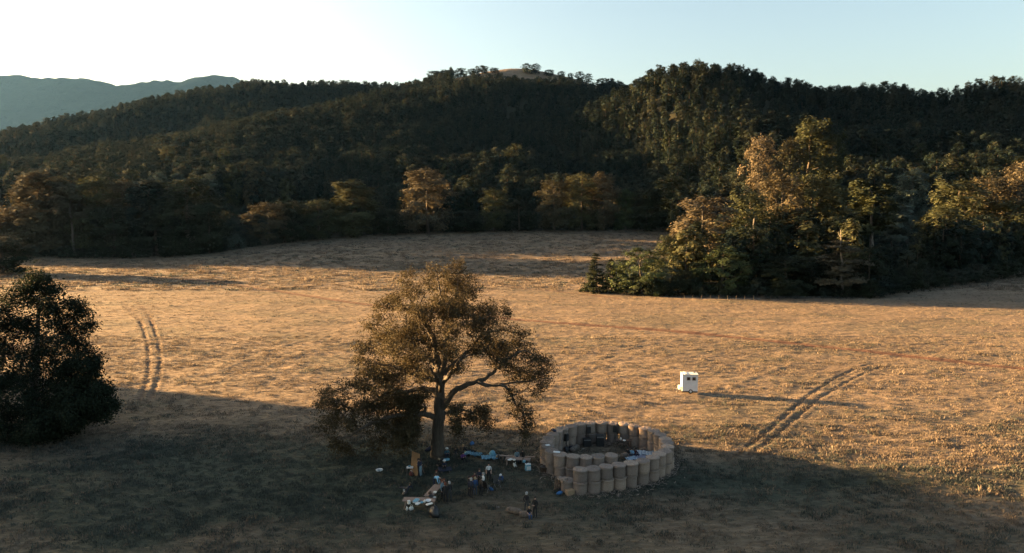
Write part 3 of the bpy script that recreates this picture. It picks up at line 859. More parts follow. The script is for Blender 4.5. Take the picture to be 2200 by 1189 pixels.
# --- single trees that stand out: (kind, variant, tint, px, py_top, width px, Y, label)
ROW = [
    # far left edge and left wood
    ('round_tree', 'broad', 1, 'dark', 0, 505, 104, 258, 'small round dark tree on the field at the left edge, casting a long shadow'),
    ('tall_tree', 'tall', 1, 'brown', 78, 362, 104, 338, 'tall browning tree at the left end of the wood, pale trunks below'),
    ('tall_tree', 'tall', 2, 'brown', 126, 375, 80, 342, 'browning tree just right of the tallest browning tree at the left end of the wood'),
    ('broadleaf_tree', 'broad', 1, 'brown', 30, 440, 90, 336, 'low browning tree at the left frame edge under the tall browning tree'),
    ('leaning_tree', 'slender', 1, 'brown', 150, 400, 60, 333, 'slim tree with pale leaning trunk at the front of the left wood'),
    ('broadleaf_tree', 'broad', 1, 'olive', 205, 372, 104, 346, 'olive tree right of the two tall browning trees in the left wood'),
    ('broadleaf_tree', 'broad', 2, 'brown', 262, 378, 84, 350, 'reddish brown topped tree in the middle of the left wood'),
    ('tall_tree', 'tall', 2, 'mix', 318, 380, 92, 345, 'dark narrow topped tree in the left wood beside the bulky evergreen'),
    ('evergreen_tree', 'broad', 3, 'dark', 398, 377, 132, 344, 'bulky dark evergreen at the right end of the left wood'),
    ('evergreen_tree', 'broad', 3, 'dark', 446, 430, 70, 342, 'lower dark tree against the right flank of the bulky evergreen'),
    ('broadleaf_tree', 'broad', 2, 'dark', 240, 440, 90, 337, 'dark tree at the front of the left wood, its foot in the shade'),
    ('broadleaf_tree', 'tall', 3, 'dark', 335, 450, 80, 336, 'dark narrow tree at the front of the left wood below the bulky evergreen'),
    ('round_tree', 'broad', 2, 'dark', -90, 500, 110, 262, 'unseen dark tree added past the left edge, lengthening the shadow of the small round one'),  # out of view, added to lengthen the shadow across the field
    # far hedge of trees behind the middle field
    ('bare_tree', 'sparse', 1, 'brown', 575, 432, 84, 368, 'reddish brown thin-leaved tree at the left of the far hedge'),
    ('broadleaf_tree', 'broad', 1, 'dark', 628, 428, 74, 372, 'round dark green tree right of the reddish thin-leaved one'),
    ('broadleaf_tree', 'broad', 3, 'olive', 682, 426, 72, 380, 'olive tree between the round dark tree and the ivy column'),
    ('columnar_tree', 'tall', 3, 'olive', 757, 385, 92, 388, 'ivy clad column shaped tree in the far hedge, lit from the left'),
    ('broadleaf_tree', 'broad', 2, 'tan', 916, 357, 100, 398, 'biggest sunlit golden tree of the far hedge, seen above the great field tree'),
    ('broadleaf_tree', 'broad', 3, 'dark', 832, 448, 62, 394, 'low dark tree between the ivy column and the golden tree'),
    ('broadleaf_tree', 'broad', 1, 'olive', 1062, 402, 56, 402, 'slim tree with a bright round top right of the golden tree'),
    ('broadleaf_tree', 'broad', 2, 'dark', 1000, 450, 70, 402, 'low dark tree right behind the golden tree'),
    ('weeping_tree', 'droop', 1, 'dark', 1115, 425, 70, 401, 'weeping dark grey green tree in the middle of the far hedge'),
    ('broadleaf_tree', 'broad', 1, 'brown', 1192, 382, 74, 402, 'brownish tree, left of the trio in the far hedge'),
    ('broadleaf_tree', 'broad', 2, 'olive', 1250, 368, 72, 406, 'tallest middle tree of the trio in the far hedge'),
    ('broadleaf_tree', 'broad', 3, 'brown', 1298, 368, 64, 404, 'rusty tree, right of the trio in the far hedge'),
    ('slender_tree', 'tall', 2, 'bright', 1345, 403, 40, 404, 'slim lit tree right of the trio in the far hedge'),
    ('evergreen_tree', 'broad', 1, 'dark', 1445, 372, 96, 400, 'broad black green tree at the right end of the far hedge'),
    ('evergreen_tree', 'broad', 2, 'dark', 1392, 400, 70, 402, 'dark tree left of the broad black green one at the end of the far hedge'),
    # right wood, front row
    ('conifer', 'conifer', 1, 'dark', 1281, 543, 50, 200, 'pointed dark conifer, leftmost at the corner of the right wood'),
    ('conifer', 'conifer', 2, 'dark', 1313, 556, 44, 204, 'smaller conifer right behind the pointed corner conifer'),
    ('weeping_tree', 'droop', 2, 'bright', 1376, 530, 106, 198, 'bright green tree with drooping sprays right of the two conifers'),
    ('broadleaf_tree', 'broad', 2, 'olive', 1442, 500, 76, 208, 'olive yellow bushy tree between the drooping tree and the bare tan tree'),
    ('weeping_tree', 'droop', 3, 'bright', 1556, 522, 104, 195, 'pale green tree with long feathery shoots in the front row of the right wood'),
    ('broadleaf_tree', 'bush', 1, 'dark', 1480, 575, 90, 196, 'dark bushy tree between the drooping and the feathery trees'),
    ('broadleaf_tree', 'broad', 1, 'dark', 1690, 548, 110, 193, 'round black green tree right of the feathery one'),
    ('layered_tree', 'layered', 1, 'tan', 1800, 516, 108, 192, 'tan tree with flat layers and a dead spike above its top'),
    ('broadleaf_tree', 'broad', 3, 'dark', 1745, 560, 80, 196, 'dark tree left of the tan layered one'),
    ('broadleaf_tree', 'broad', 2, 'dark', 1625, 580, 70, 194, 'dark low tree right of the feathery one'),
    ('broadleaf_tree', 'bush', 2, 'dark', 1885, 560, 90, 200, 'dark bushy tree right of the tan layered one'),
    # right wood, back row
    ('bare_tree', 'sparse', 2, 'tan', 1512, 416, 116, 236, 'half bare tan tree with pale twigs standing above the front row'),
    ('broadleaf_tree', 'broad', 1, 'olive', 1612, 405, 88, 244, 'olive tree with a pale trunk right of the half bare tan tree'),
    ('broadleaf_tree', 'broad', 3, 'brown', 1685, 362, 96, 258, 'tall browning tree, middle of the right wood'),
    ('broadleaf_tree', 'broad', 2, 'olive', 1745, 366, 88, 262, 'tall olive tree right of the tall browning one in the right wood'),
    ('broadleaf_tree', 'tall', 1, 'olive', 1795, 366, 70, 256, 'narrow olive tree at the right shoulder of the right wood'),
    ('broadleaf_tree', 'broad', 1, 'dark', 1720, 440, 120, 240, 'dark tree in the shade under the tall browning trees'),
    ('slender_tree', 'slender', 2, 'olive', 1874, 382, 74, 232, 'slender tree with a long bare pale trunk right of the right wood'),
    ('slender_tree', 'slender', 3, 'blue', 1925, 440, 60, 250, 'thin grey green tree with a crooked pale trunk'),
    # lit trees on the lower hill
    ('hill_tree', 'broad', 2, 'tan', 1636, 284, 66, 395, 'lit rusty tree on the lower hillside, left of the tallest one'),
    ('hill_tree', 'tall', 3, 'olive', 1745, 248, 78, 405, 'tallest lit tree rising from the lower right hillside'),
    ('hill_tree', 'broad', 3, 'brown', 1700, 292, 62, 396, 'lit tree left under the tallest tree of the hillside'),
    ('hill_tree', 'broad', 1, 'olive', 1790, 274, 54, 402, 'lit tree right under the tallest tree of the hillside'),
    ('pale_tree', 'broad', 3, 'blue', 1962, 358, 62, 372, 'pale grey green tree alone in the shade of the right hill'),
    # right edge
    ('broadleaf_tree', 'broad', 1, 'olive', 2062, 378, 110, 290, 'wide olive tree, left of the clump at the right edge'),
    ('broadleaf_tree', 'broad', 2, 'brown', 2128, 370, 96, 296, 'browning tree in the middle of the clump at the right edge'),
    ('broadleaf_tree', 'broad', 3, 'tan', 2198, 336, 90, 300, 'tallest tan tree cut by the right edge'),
    ('broadleaf_tree', 'broad', 1, 'olive', 2175, 425, 104, 284, 'olive tree in front of the tallest tan tree at the right edge'),
    ('broadleaf_tree', 'broad', 3, 'olive', 2035, 440, 96, 276, 'smaller olive tree at the left foot of the right edge clump'),
]
SKYTREES = [(935, 152, 40), (962, 150, 36), (990, 147, 30), (1016, 148, 26), (1036, 141, 30), (1062, 146, 22), (1132, 136, 24), (1150, 137, 24), (1180, 150, 24), (1206, 153, 18), (1226, 157, 14), (1246, 154, 22), (1264, 158, 20), (1296, 157, 40)]
SKYNAMES = ['first', 'second', 'third', 'fourth', 'fifth', 'sixth']
OCC = []
for i, (nm, kind, var, tint, px, ptop, wpx, Y, lab) in enumerate(ROW):
    p = atY(px, ptop, Y); g = H(p[0], Y)
    place_tree(nm, kind, var, tint, p[0], Y, max(p[2] - g, 3.0), wpx * Y / FPX * 1.2, rng.uniform(0, 6.28), lab)
    OCC.append((p[0], Y, wpx * Y / FPX * 0.45))

# the shrubs that close the feet of the woods
def edge_shrubs():
    R = np.random.default_rng(19)
    lines = [([(25, 552), (120, 556), (230, 557), (350, 556), (420, 549), (470, 541)], 26, (3.5, 7), 'at the foot of the left wood', 'dark'),
             ([(480, 540), (600, 526), (700, 515), (800, 508), (900, 503), (1020, 500), (1150, 498), (1300, 496), (1420, 495)], 30, (3, 6), 'at the foot of the far hedge', 'dark'),
             ([(1345, 636), (1420, 638), (1520, 641), (1620, 643), (1720, 645), (1830, 645), (1905, 640)], 20, (3, 6.5), 'at the foot of the right wood', 'dark'),
             ([(1930, 632), (2000, 622), (2080, 610), (2190, 596)], 14, (4, 8), 'at the foot of the clump by the right edge', 'dark')]
    for pxs, n, (h0, h1), where, tint in lines:
        L = np.array(pxs, float)
        for k in range(n):
            t = (k + R.uniform(0.1, 0.9)) / n
            px = np.interp(t, np.linspace(0, 1, len(L)), L[:, 0]); py = np.interp(t, np.linspace(0, 1, len(L)), L[:, 1])
            p = gpoint(px, py); d = p[:2] / np.linalg.norm(p[:2]); p[:2] += d * R.uniform(2.0, 5.0)
            h = R.uniform(h0, h1); w = h * R.uniform(1.0, 1.6)
            tn = 'dark' if R.uniform() < 0.75 else 'mix'
            place_tree('shrub', 'bush', int(R.integers(1, 4)), tn, p[0], p[1], h, w, R.uniform(0, 6.28), '%s shrub from left %s' % (ORD[k], where), 'shrubs ' + where, cat='shrub', fine=False)
edge_shrubs()

for i, (px, ptop, wpx) in enumerate(SKYTREES):
    Y = 1175.0 if px < 1280 else 1080.0
    p = atY(px, ptop, Y); g = H(p[0], Y)
    lab = ('%s dark tree from left on the left shoulder of the bare hilltop' % SKYNAMES[i] if i < 6 else 'left tree of the pair on top of the bare hilltop' if i == 6 else 'right tree of the pair on top of the bare hilltop' if i == 7
           else 'round dark tree at the right foot of the bare hilltop' if i == 13 else '%s small tree right of the pair on the bare hilltop skyline' % SKYNAMES[i - 8])
    place_tree('skyline_tree', 'broad', 1 + i % 3, 'mix', p[0], Y, float(np.clip(p[2] - g, 8, 24)), wpx * Y / FPX, i * 1.3, lab, 'trees on the hilltop skyline', fine=False)

# two dead, pale trunks
def dead_trunk(px0, py0, px1, py1, Y, r, label, seed):
    R = np.random.default_rng(seed)
    a = atY(px0, py0, Y); b = atY(px1, py1, Y); a[2] = max(H(a[0], Y) - 0.3, a[2] - 3)
    W = Wood(); n = 9
    P = [a + (b - a) * t + (R.normal(0, 0.12, 3) if 0 < t < 1 else 0) for t in np.linspace(0, 1, n)]
    ids = W.path(P, -1, np.linspace(r, r * 0.25, n))
    for k in (4, 5, 6, 7):
        d = R.normal(0, 1, 3); d[2] = abs(d[2]) + 0.3; d /= np.linalg.norm(d)
        W.path([P[k] + d * 0.9, P[k] + d * 1.9 + np.array([0, 0, 0.4])], ids[k], [r * 0.35, r * 0.12])
    V, F = W.mesh(0.03, rmax=r)
    o = link('dead_tree', mesh_np('dead_tree', V, F, [M_PALEBARK], smooth=True)); tag(o, label, 'dead tree')
dead_trunk(1808, 640, 1806, 494, 191, 0.32, 'dead pale spike of a trunk sticking out above the tan layered tree', 3)
dead_trunk(1868, 610, 1876, 500, 228, 0.34, 'tall bare pale trunk in the gap right of the tan layered tree', 4)
dead_trunk(1618, 560, 1619, 470, 205, 0.30, 'short pale bare trunk under the olive tree of the right wood', 6)

# --- the wooded hills: the largest trees singly, the rest as one mass
def scatter_forest():
    R = np.random.default_rng(3)
    pts = []
    for (y0, y1, st) in ((184, 470, 7.6), (470, 760, 9.2), (760, 1450, 10.6)):
        for y in np.arange(y0, y1, st):
            xm = 0.86 * y + 30
            for x in np.arange(-xm, xm, st):
                pts.append((x + R.uniform(-0.46, 0.46) * st, y + R.uniform(-0.46, 0.46) * st))
    P = np.array(pts)
    e = forest_edge(P[:, 0], P[:, 1])
    ok = e > 3.0
    u = P[:, 0] / P[:, 1]
    z = coarse(P[:, 0], P[:, 1])
    px = 1100 + FPX * u
    # the bare hilltop meadow and a small clearing
    ok &= ~((P[:, 1] > 1100) & (np.abs(px - 1140) < 165))
    c = atY(600, 246, 830); ok &= np.hypot((P[:, 0] - c[0]) / 40, (P[:, 1] - c[1]) / 22) > 1
    near_row = np.ones(len(P), bool)
    for (ox, oy, orad) in OCC:
        near_row &= np.hypot(P[:, 0] - ox, P[:, 1] - oy) > orad * 0.85
    ok &= near_row
    P = P[ok]; z = z[ok]; e = e[ok]; px = px[ok]
    n = len(P)
    nz = vnoise(P[:, 0] / 40, P[:, 1] / 40, 50)
    hgt = np.where(P[:, 1] > 600, R.uniform(11, 20, n), R.uniform(13, 26, n)) * (1 + 0.4 * nz)
    # behind the hedge the low ground carries scrub, not tall wood
    low_mid = (P[:, 1] < 462) & (px < 1420) & (px > 470)
    hgt = np.where(low_mid, R.uniform(5, 9, n), hgt)
    hgt = np.where((px < 470) & (P[:, 1] < 430), R.uniform(11, 21, n), hgt)
    right_wood = (px > 1240) & (P[:, 1] < 300)
    cap_top = np.interp(px, [1250, 1440, 1470, 1560, 1600, 1680, 1820, 1850, 1990, 2040, 2200], [600, 560, 470, 450, 440, 410, 410, 520, 520, 440, 400])
    zcap = CAM_Z + P[:, 1] * ((594.5 - cap_top) / FPX - math.tan(PITCH)) - z
    hgt = np.where((px > 1240) & (P[:, 1] < 360), np.clip(np.minimum(hgt, zcap * R.uniform(0.8, 1.0, n)), 3.0, 22), hgt)
    valley = (px > 1850) & (px < 2020) & (P[:, 1] > 260) & (P[:, 1] < 400)
    hgt = np.where(valley, R.uniform(4, 8, n), hgt)
    kinds = ['broad', 'tall', 'tall', 'broad', 'tall', 'broad']
    ki = R.integers(0, 6, n)
    wid = hgt * np.where(np.isin(ki, (1, 2, 4)), 0.44, 0.56) * R.uniform(0.85, 1.2, n)
    wid = np.where(hgt < 9, hgt * R.uniform(0.8, 1.15, n), wid)
    # how much of each tree the photograph would show
    order = np.argsort(P[:, 1])
    horizon = np.full(2600 // 6 + 2, 2000.0)
    vis = np.zeros(n)
    top_py = np.zeros(n)
    for i in order:
        Y = P[i, 1]
        if not (-60 < px[i] < 2260): continue
        tp = px_of((P[i, 0], Y, z[i] + hgt[i]))[1]; bp = px_of((P[i, 0], Y, z[i]))[1]
        w = wid[i] * FPX / Y
        a = int((px[i] - w / 2 + 200) / 6); b = max(a + 1, int((px[i] + w / 2 + 200) / 6))
        hz = horizon[a:b]
        vis[i] = np.clip(np.minimum(hz, bp) - tp, 0, None).mean() * min(w, 120) if 0 < px[i] < 2200 else 0
        top_py[i] = tp
        horizon[a:b] = np.minimum(hz, tp + (bp - tp) * 0.12)
    best = np.argsort(-vis)[:180]
    best = best[vis[best] > 0]
    sel = np.zeros(n, bool); sel[best] = True
    zone = lambda i: ('left wood' if px[i] < 470 and P[i, 1] < 420 else 'scrub behind the far hedge' if P[i, 1] < 462 and px[i] < 1430 else 'right wood' if P[i, 1] < 300
                      else 'lower right hill' if px[i] > 1300 and P[i, 1] < 520 else 'upper right hill' if px[i] > 1300 else 'middle hill' if px[i] > 650 else 'left ridge')
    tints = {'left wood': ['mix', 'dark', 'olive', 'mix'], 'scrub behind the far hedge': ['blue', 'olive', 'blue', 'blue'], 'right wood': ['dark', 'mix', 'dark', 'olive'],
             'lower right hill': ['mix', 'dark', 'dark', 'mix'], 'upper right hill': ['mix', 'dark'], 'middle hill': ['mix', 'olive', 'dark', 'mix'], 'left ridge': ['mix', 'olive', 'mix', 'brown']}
    shape = {'broad': 'round', 'tall': 'narrow', 'layered': 'flat layered', 'bush': 'low bushy'}
    look = {'mix': 'mixed green', 'dark': 'dark green', 'olive': 'olive', 'blue': 'grey green', 'brown': 'browning'}
    where = {'left wood': 'in the left wood', 'scrub behind the far hedge': 'behind the far hedge', 'right wood': 'in the right wood',
             'lower right hill': 'low on the right hill', 'upper right hill': 'high on the right hill', 'middle hill': 'on the middle hill', 'left ridge': 'on the ridges at left'}
    marks = [(130, 'at the left edge'), (300, 'above the wood end'), (480, 'above the bulky evergreen'), (640, 'above the reddish tree'), (720, 'left of the ivy column'),
             (830, 'above the ivy column'), (970, 'above the golden tree'), (1090, 'right of the golden tree'), (1210, 'above the weeping hedge tree'), (1340, 'above the hedge trio'), (1450, 'above the hedge end'),
             (1570, 'over the bare tan tree'), (1660, 'over the tall browning tree'), (1760, 'over the tan layered tree'), (1850, 'over the wood shoulder'), (1950, 'over the slender pale trunk'), (2060, 'left of the edge clump'), (2400, 'over the edge clump')]
    todo = {}
    for i in np.where(sel)[0]:
        zn = zone(i); k = kinds[ki[i]] if hgt[i] > 9 else 'bush'
        tn = tints[zn][R.integers(0, len(tints[zn]))]
        mk = [w for lim, w in marks if px[i] < lim][0]
        what = '%s %s %s' % (shape[k], look[tn], 'tree' if k != 'bush' else 'shrub')
        todo.setdefault((what, where[zn], mk), []).append((px[i], i, k, tn))
    for (what, wh, mk), lst in todo.items():
        for q, (_, i, k, tn) in enumerate(sorted(lst)):
            lab = '%s %s %s' % (what, wh, mk)
            if len(lst) > 1: lab = '%s %s' % ('leftmost' if q == 0 else 'rightmost' if q == len(lst) - 1 else ORD[q], lab)
            place_tree('forest_tree' if k != 'bush' else 'forest_shrub', k, int(R.integers(1, 4)), tn, P[i, 0], P[i, 1], hgt[i], wid[i], R.uniform(0, 6.28), lab, what + 's ' + wh, fine=False)
    # remaining mass through geometry nodes
    rest = np.where(~sel)[0]
    parts = bpy.data.collections.new('forest_sources')
    srcs = []
    for k, v in (('broad', 11), ('tall', 12), ('tall', 13), ('broad', 14), ('tall', 15), ('broad', 16), ('bush', 17), ('bush', 18)):
        Vw, Fw, Vl, Fl = proto_tree(k, 900 + v, 2600, 0.72, 0.10, 1.0)
        Vl[:, 2] *= 20 / Vl[:, 2].max(); w96 = 2 * np.percentile(np.hypot(Vl[:, 0], Vl[:, 1]), 96)
        me = mesh_np('forest_source', np.concatenate([Vw, Vl]), np.concatenate([Fw, Fl + len(Vw)]), [M_BARK, LEAF['mix']], np.r_[np.zeros(len(Fw), int), np.ones(len(Fl), int)])
        o = bpy.data.objects.new('s%02d' % len(srcs), me); parts.objects.link(o); srcs.append(w96)
    ik = np.where(hgt[rest] > 9, ki[rest], 6 + (rest % 2))
    sc = np.stack([wid[rest] / np.array(srcs)[ik]] * 2 + [hgt[rest] / 20.0], -1)
    rot = np.zeros((len(rest), 3)); rot[:, 2] = R.uniform(0, 6.28, len(rest))
    pos = np.c_[P[rest], z[rest] - 0.3]
    instancer('hillside_forest', pos, sc, rot, ik, parts)
    print('forest: single', sel.sum(), 'mass', len(rest))

def instancer(name, pos, scale, rot, idx, coll):
    me = bpy.data.meshes.new(name)
    me.vertices.add(len(pos)); me.vertices.foreach_set('co', np.asarray(pos, np.float32).ravel())
    for an, arr in (('sc', scale), ('rt', rot)):
        a = me.attributes.new(an, 'FLOAT_VECTOR', 'POINT'); a.data.foreach_set('vector', np.asarray(arr, np.float32).ravel())
    a = me.attributes.new('ix', 'INT', 'POINT'); a.data.foreach_set('value', np.asarray(idx, np.int32))
    o = link(name, me); tag(o, kind='stuff')
    ng = bpy.data.node_groups.new(name, 'GeometryNodeTree')
    ng.interface.new_socket('Geometry', in_out='INPUT', socket_type='NodeSocketGeometry')
    ng.interface.new_socket('Geometry', in_out='OUTPUT', socket_type='NodeSocketGeometry')
    N = ng.nodes; gi = N.new('NodeGroupInput'); go = N.new('NodeGroupOutput')
    ci = N.new('GeometryNodeCollectionInfo'); ci.inputs['Collection'].default_value = coll
    ci.inputs['Separate Children'].default_value = True; ci.inputs['Reset Children'].default_value = True
    ip = N.new('GeometryNodeInstanceOnPoints'); ip.inputs['Pick Instance'].default_value = True
    def attr(nm, ty):
        n = N.new('GeometryNodeInputNamedAttribute'); n.data_type = ty; n.inputs['Name'].default_value = nm
        return [s for s in n.outputs if s.enabled and s.name == 'Attribute'][0]
    L = ng.links
    L.new(gi.outputs[0], ip.inputs['Points']); L.new(ci.outputs[0], ip.inputs['Instance'])
    L.new(attr('ix', 'INT'), ip.inputs['Instance Index']); L.new(attr('rt', 'FLOAT_VECTOR'), ip.inputs['Rotation']); L.new(attr('sc', 'FLOAT_VECTOR'), ip.inputs['Scale'])
    L.new(ip.outputs[0], go.inputs[0])
    md = o.modifiers.new('scatter', 'NODES'); md.node_group = ng
    return o
scatter_forest()

# --- grass
def tuft(seed, blades, h, spread, width):
    R = np.random.default_rng(seed); V = []; F = []
    for i in range(blades):
        a = R.uniform(0, 6.28); r = spread * math.sqrt(R.uniform(0, 1)); p = np.array([r * math.cos(a), r * math.sin(a), 0])
        b = R.uniform(0, 6.28); d = np.array([math.cos(b), math.sin(b), 0]); lean = R.normal(0, 0.45, 2) * h
        hh = h * R.uniform(0.5, 1.15); w = width * R.uniform(0.6, 1.3)
        top = p + np.array([lean[0], lean[1], hh]); mid = p + np.array([lean[0] * 0.35, lean[1] * 0.35, hh * 0.6])
        V += [p - d * w * 0.5 - [0, 0, 0.05], p + d * w * 0.5 - [0, 0, 0.05], mid + d * w * 0.4, mid - d * w * 0.4, top + d * w * 0.1, top - d * w * 0.1]
        k = 6 * i; F += [(k, k + 1, k + 2, k + 3), (k + 3, k + 2, k + 4, k + 5)]
    return np.array(V), np.array(F)

def straw_material(name, stops):
    m, nt, b = newmat(name)
    g = nt.nodes.new('ShaderNodeNewGeometry'); oi = nt.nodes.new('ShaderNodeObjectInfo')
    mid = noise(nt, g.outputs['Position'], 0.16, 5, 0.6, (0.7, 1.6, 1.0))
    ad = nt.nodes.new('ShaderNodeMath'); ad.operation = 'MULTIPLY_ADD'; ad.inputs[1].default_value = 0.45
    nt.links.new(oi.outputs['Random'], ad.inputs[0])
    mr = nt.nodes.new('ShaderNodeMapRange'); mr.inputs[1].default_value = 0.3; mr.inputs[2].default_value = 0.7; mr.inputs[3].default_value = 0.0; mr.inputs[4].default_value = 0.55
    nt.links.new(mid.outputs['Fac'], mr.inputs[0]); nt.links.new(mr.outputs[0], ad.inputs[2])
    r = ramp(nt, stops); nt.links.new(ad.outputs[0], r.inputs[0])
    nt.links.new(r.outputs[0], b.inputs['Base Color']); b.inputs['Roughness'].default_value = 0.8; b.inputs['Specular IOR Level'].default_value = 0.2
    tr = nt.nodes.new('ShaderNodeBsdfTranslucent'); nt.links.new(r.outputs[0], tr.inputs[0])
    mx = nt.nodes.new('ShaderNodeMixShader'); mx.inputs[0].default_value = 0.25
    nt.links.new(b.outputs[0], mx.inputs[1]); nt.links.new(tr.outputs[0], mx.inputs[2]); nt.links.new(mx.outputs[0], nt.nodes['Material Output'].inputs[0])
    return m

def sample_grid(arr, x, y):
    ix = np.clip(np.searchsorted(AX, x) - 1, 0, len(AX) - 2); iy = np.clip(np.searchsorted(AY, y) - 1, 0, len(AY) - 2)
    fx = np.clip((x - AX[ix]) / (AX[ix + 1] - AX[ix]), 0, 1); fy = np.clip((y - AY[iy]) / (AY[iy + 1] - AY[iy]), 0, 1)
    return (arr[iy, ix] * (1 - fx) + arr[iy, ix + 1] * fx) * (1 - fy) + (arr[iy + 1, ix] * (1 - fx) + arr[iy + 1, ix + 1] * fx) * fy

def grow_grass():
    R = np.random.default_rng(8)
    dry = straw_material('dry_grass', GRASS_DRY)
    grn = straw_material('green_grass', GRASS_GREEN)
    parts = bpy.data.collections.new('grass_sources')
    for i in range(6):
        V, F = tuft(60 + i, 15, 0.16, 0.36, 0.045)
        o = bpy.data.objects.new('g%02d' % i, mesh_np('grass_source', V, F, [dry if i < 3 else grn])); parts.objects.link(o)
    for i in range(2):
        V, F = tuft(70 + i, 26, 0.34, 1.0, 0.16)
        o = bpy.data.objects.new('h%02d' % i, mesh_np('grass_source', V, F, [dry if i < 1 else grn])); parts.objects.link(o)
    P, S, I = [], [], []
    for (y0, y1, dens, far) in ((24, 75, 7.0, 0), (75, 130, 2.6, 0), (130, 210, 0.7, 0), (205, 300, 0.22, 1), (300, 410, 0.18, 1), (1100, 1300, 0.05, 1)):
        area = (0.82 * (y1 ** 2 - y0 ** 2) + 48 * (y1 - y0)) if y0 < 800 else 330 * 120
        n = int(area * dens)
        y = np.sqrt(R.uniform(y0 ** 2, y1 ** 2, n)); x = R.uniform(-1, 1, n) * (0.82 * y + 24)
        if y0 > 800: x = y * R.uniform(-0.12, 0.16, n)
        fe = forest_edge(x, y); dirt = sample_grid(DIRT, x, y); gr = sample_grid(GREEN, x, y)
        ok = ((fe < 2) | (y0 > 800)) & (R.uniform(0, 1, n) > dirt * 1.25)
        clump = vnoise(x / 1.6, y / 0.8, 71) + 0.7 * vnoise(x / 5, y / 2.4, 72)
        ok &= R.uniform(0, 1, n) < 0.8 + 0.45 * clump
        x, y, gr, clump = x[ok], y[ok], gr[ok], clump[ok]; n = len(x)
        s = R.uniform(0.6, 1.15, n) * (1 + 0.7 * np.clip(clump, -0.6, 0.6)) * np.where(R.uniform(0, 1, n) < 0.02, 1.8, 1.0)
        if far: s *= 1.25
        z = sample_grid(Z2, x, y)
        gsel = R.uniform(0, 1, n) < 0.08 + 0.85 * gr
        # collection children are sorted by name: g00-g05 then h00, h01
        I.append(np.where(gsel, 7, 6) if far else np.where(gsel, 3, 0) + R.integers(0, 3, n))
        P.append(np.c_[x, y, z]); S.append(np.c_[s, s, s * R.uniform(0.75, 1.2, n)])
    P = np.concatenate(P); S = np.concatenate(S); I = np.concatenate(I)
    rot = np.c_[R.normal(0, 0.10, len(P)), R.normal(0, 0.10, len(P)), R.uniform(0, 6.28, len(P))]
    instancer('grass', P, S, rot, I, parts)
    print('grass tufts', len(P))
GRASS_DRY = [(0.0, (0.084, 0.068, 0.052)), (0.5, (0.132, 0.107, 0.083)), (1.0, (0.190, 0.157, 0.122))]
GRASS_GREEN = [(0.0, (0.025, 0.035, 0.031)), (0.5, (0.044, 0.055, 0.049)), (1.0, (0.070, 0.077, 0.068))]
grow_grass()

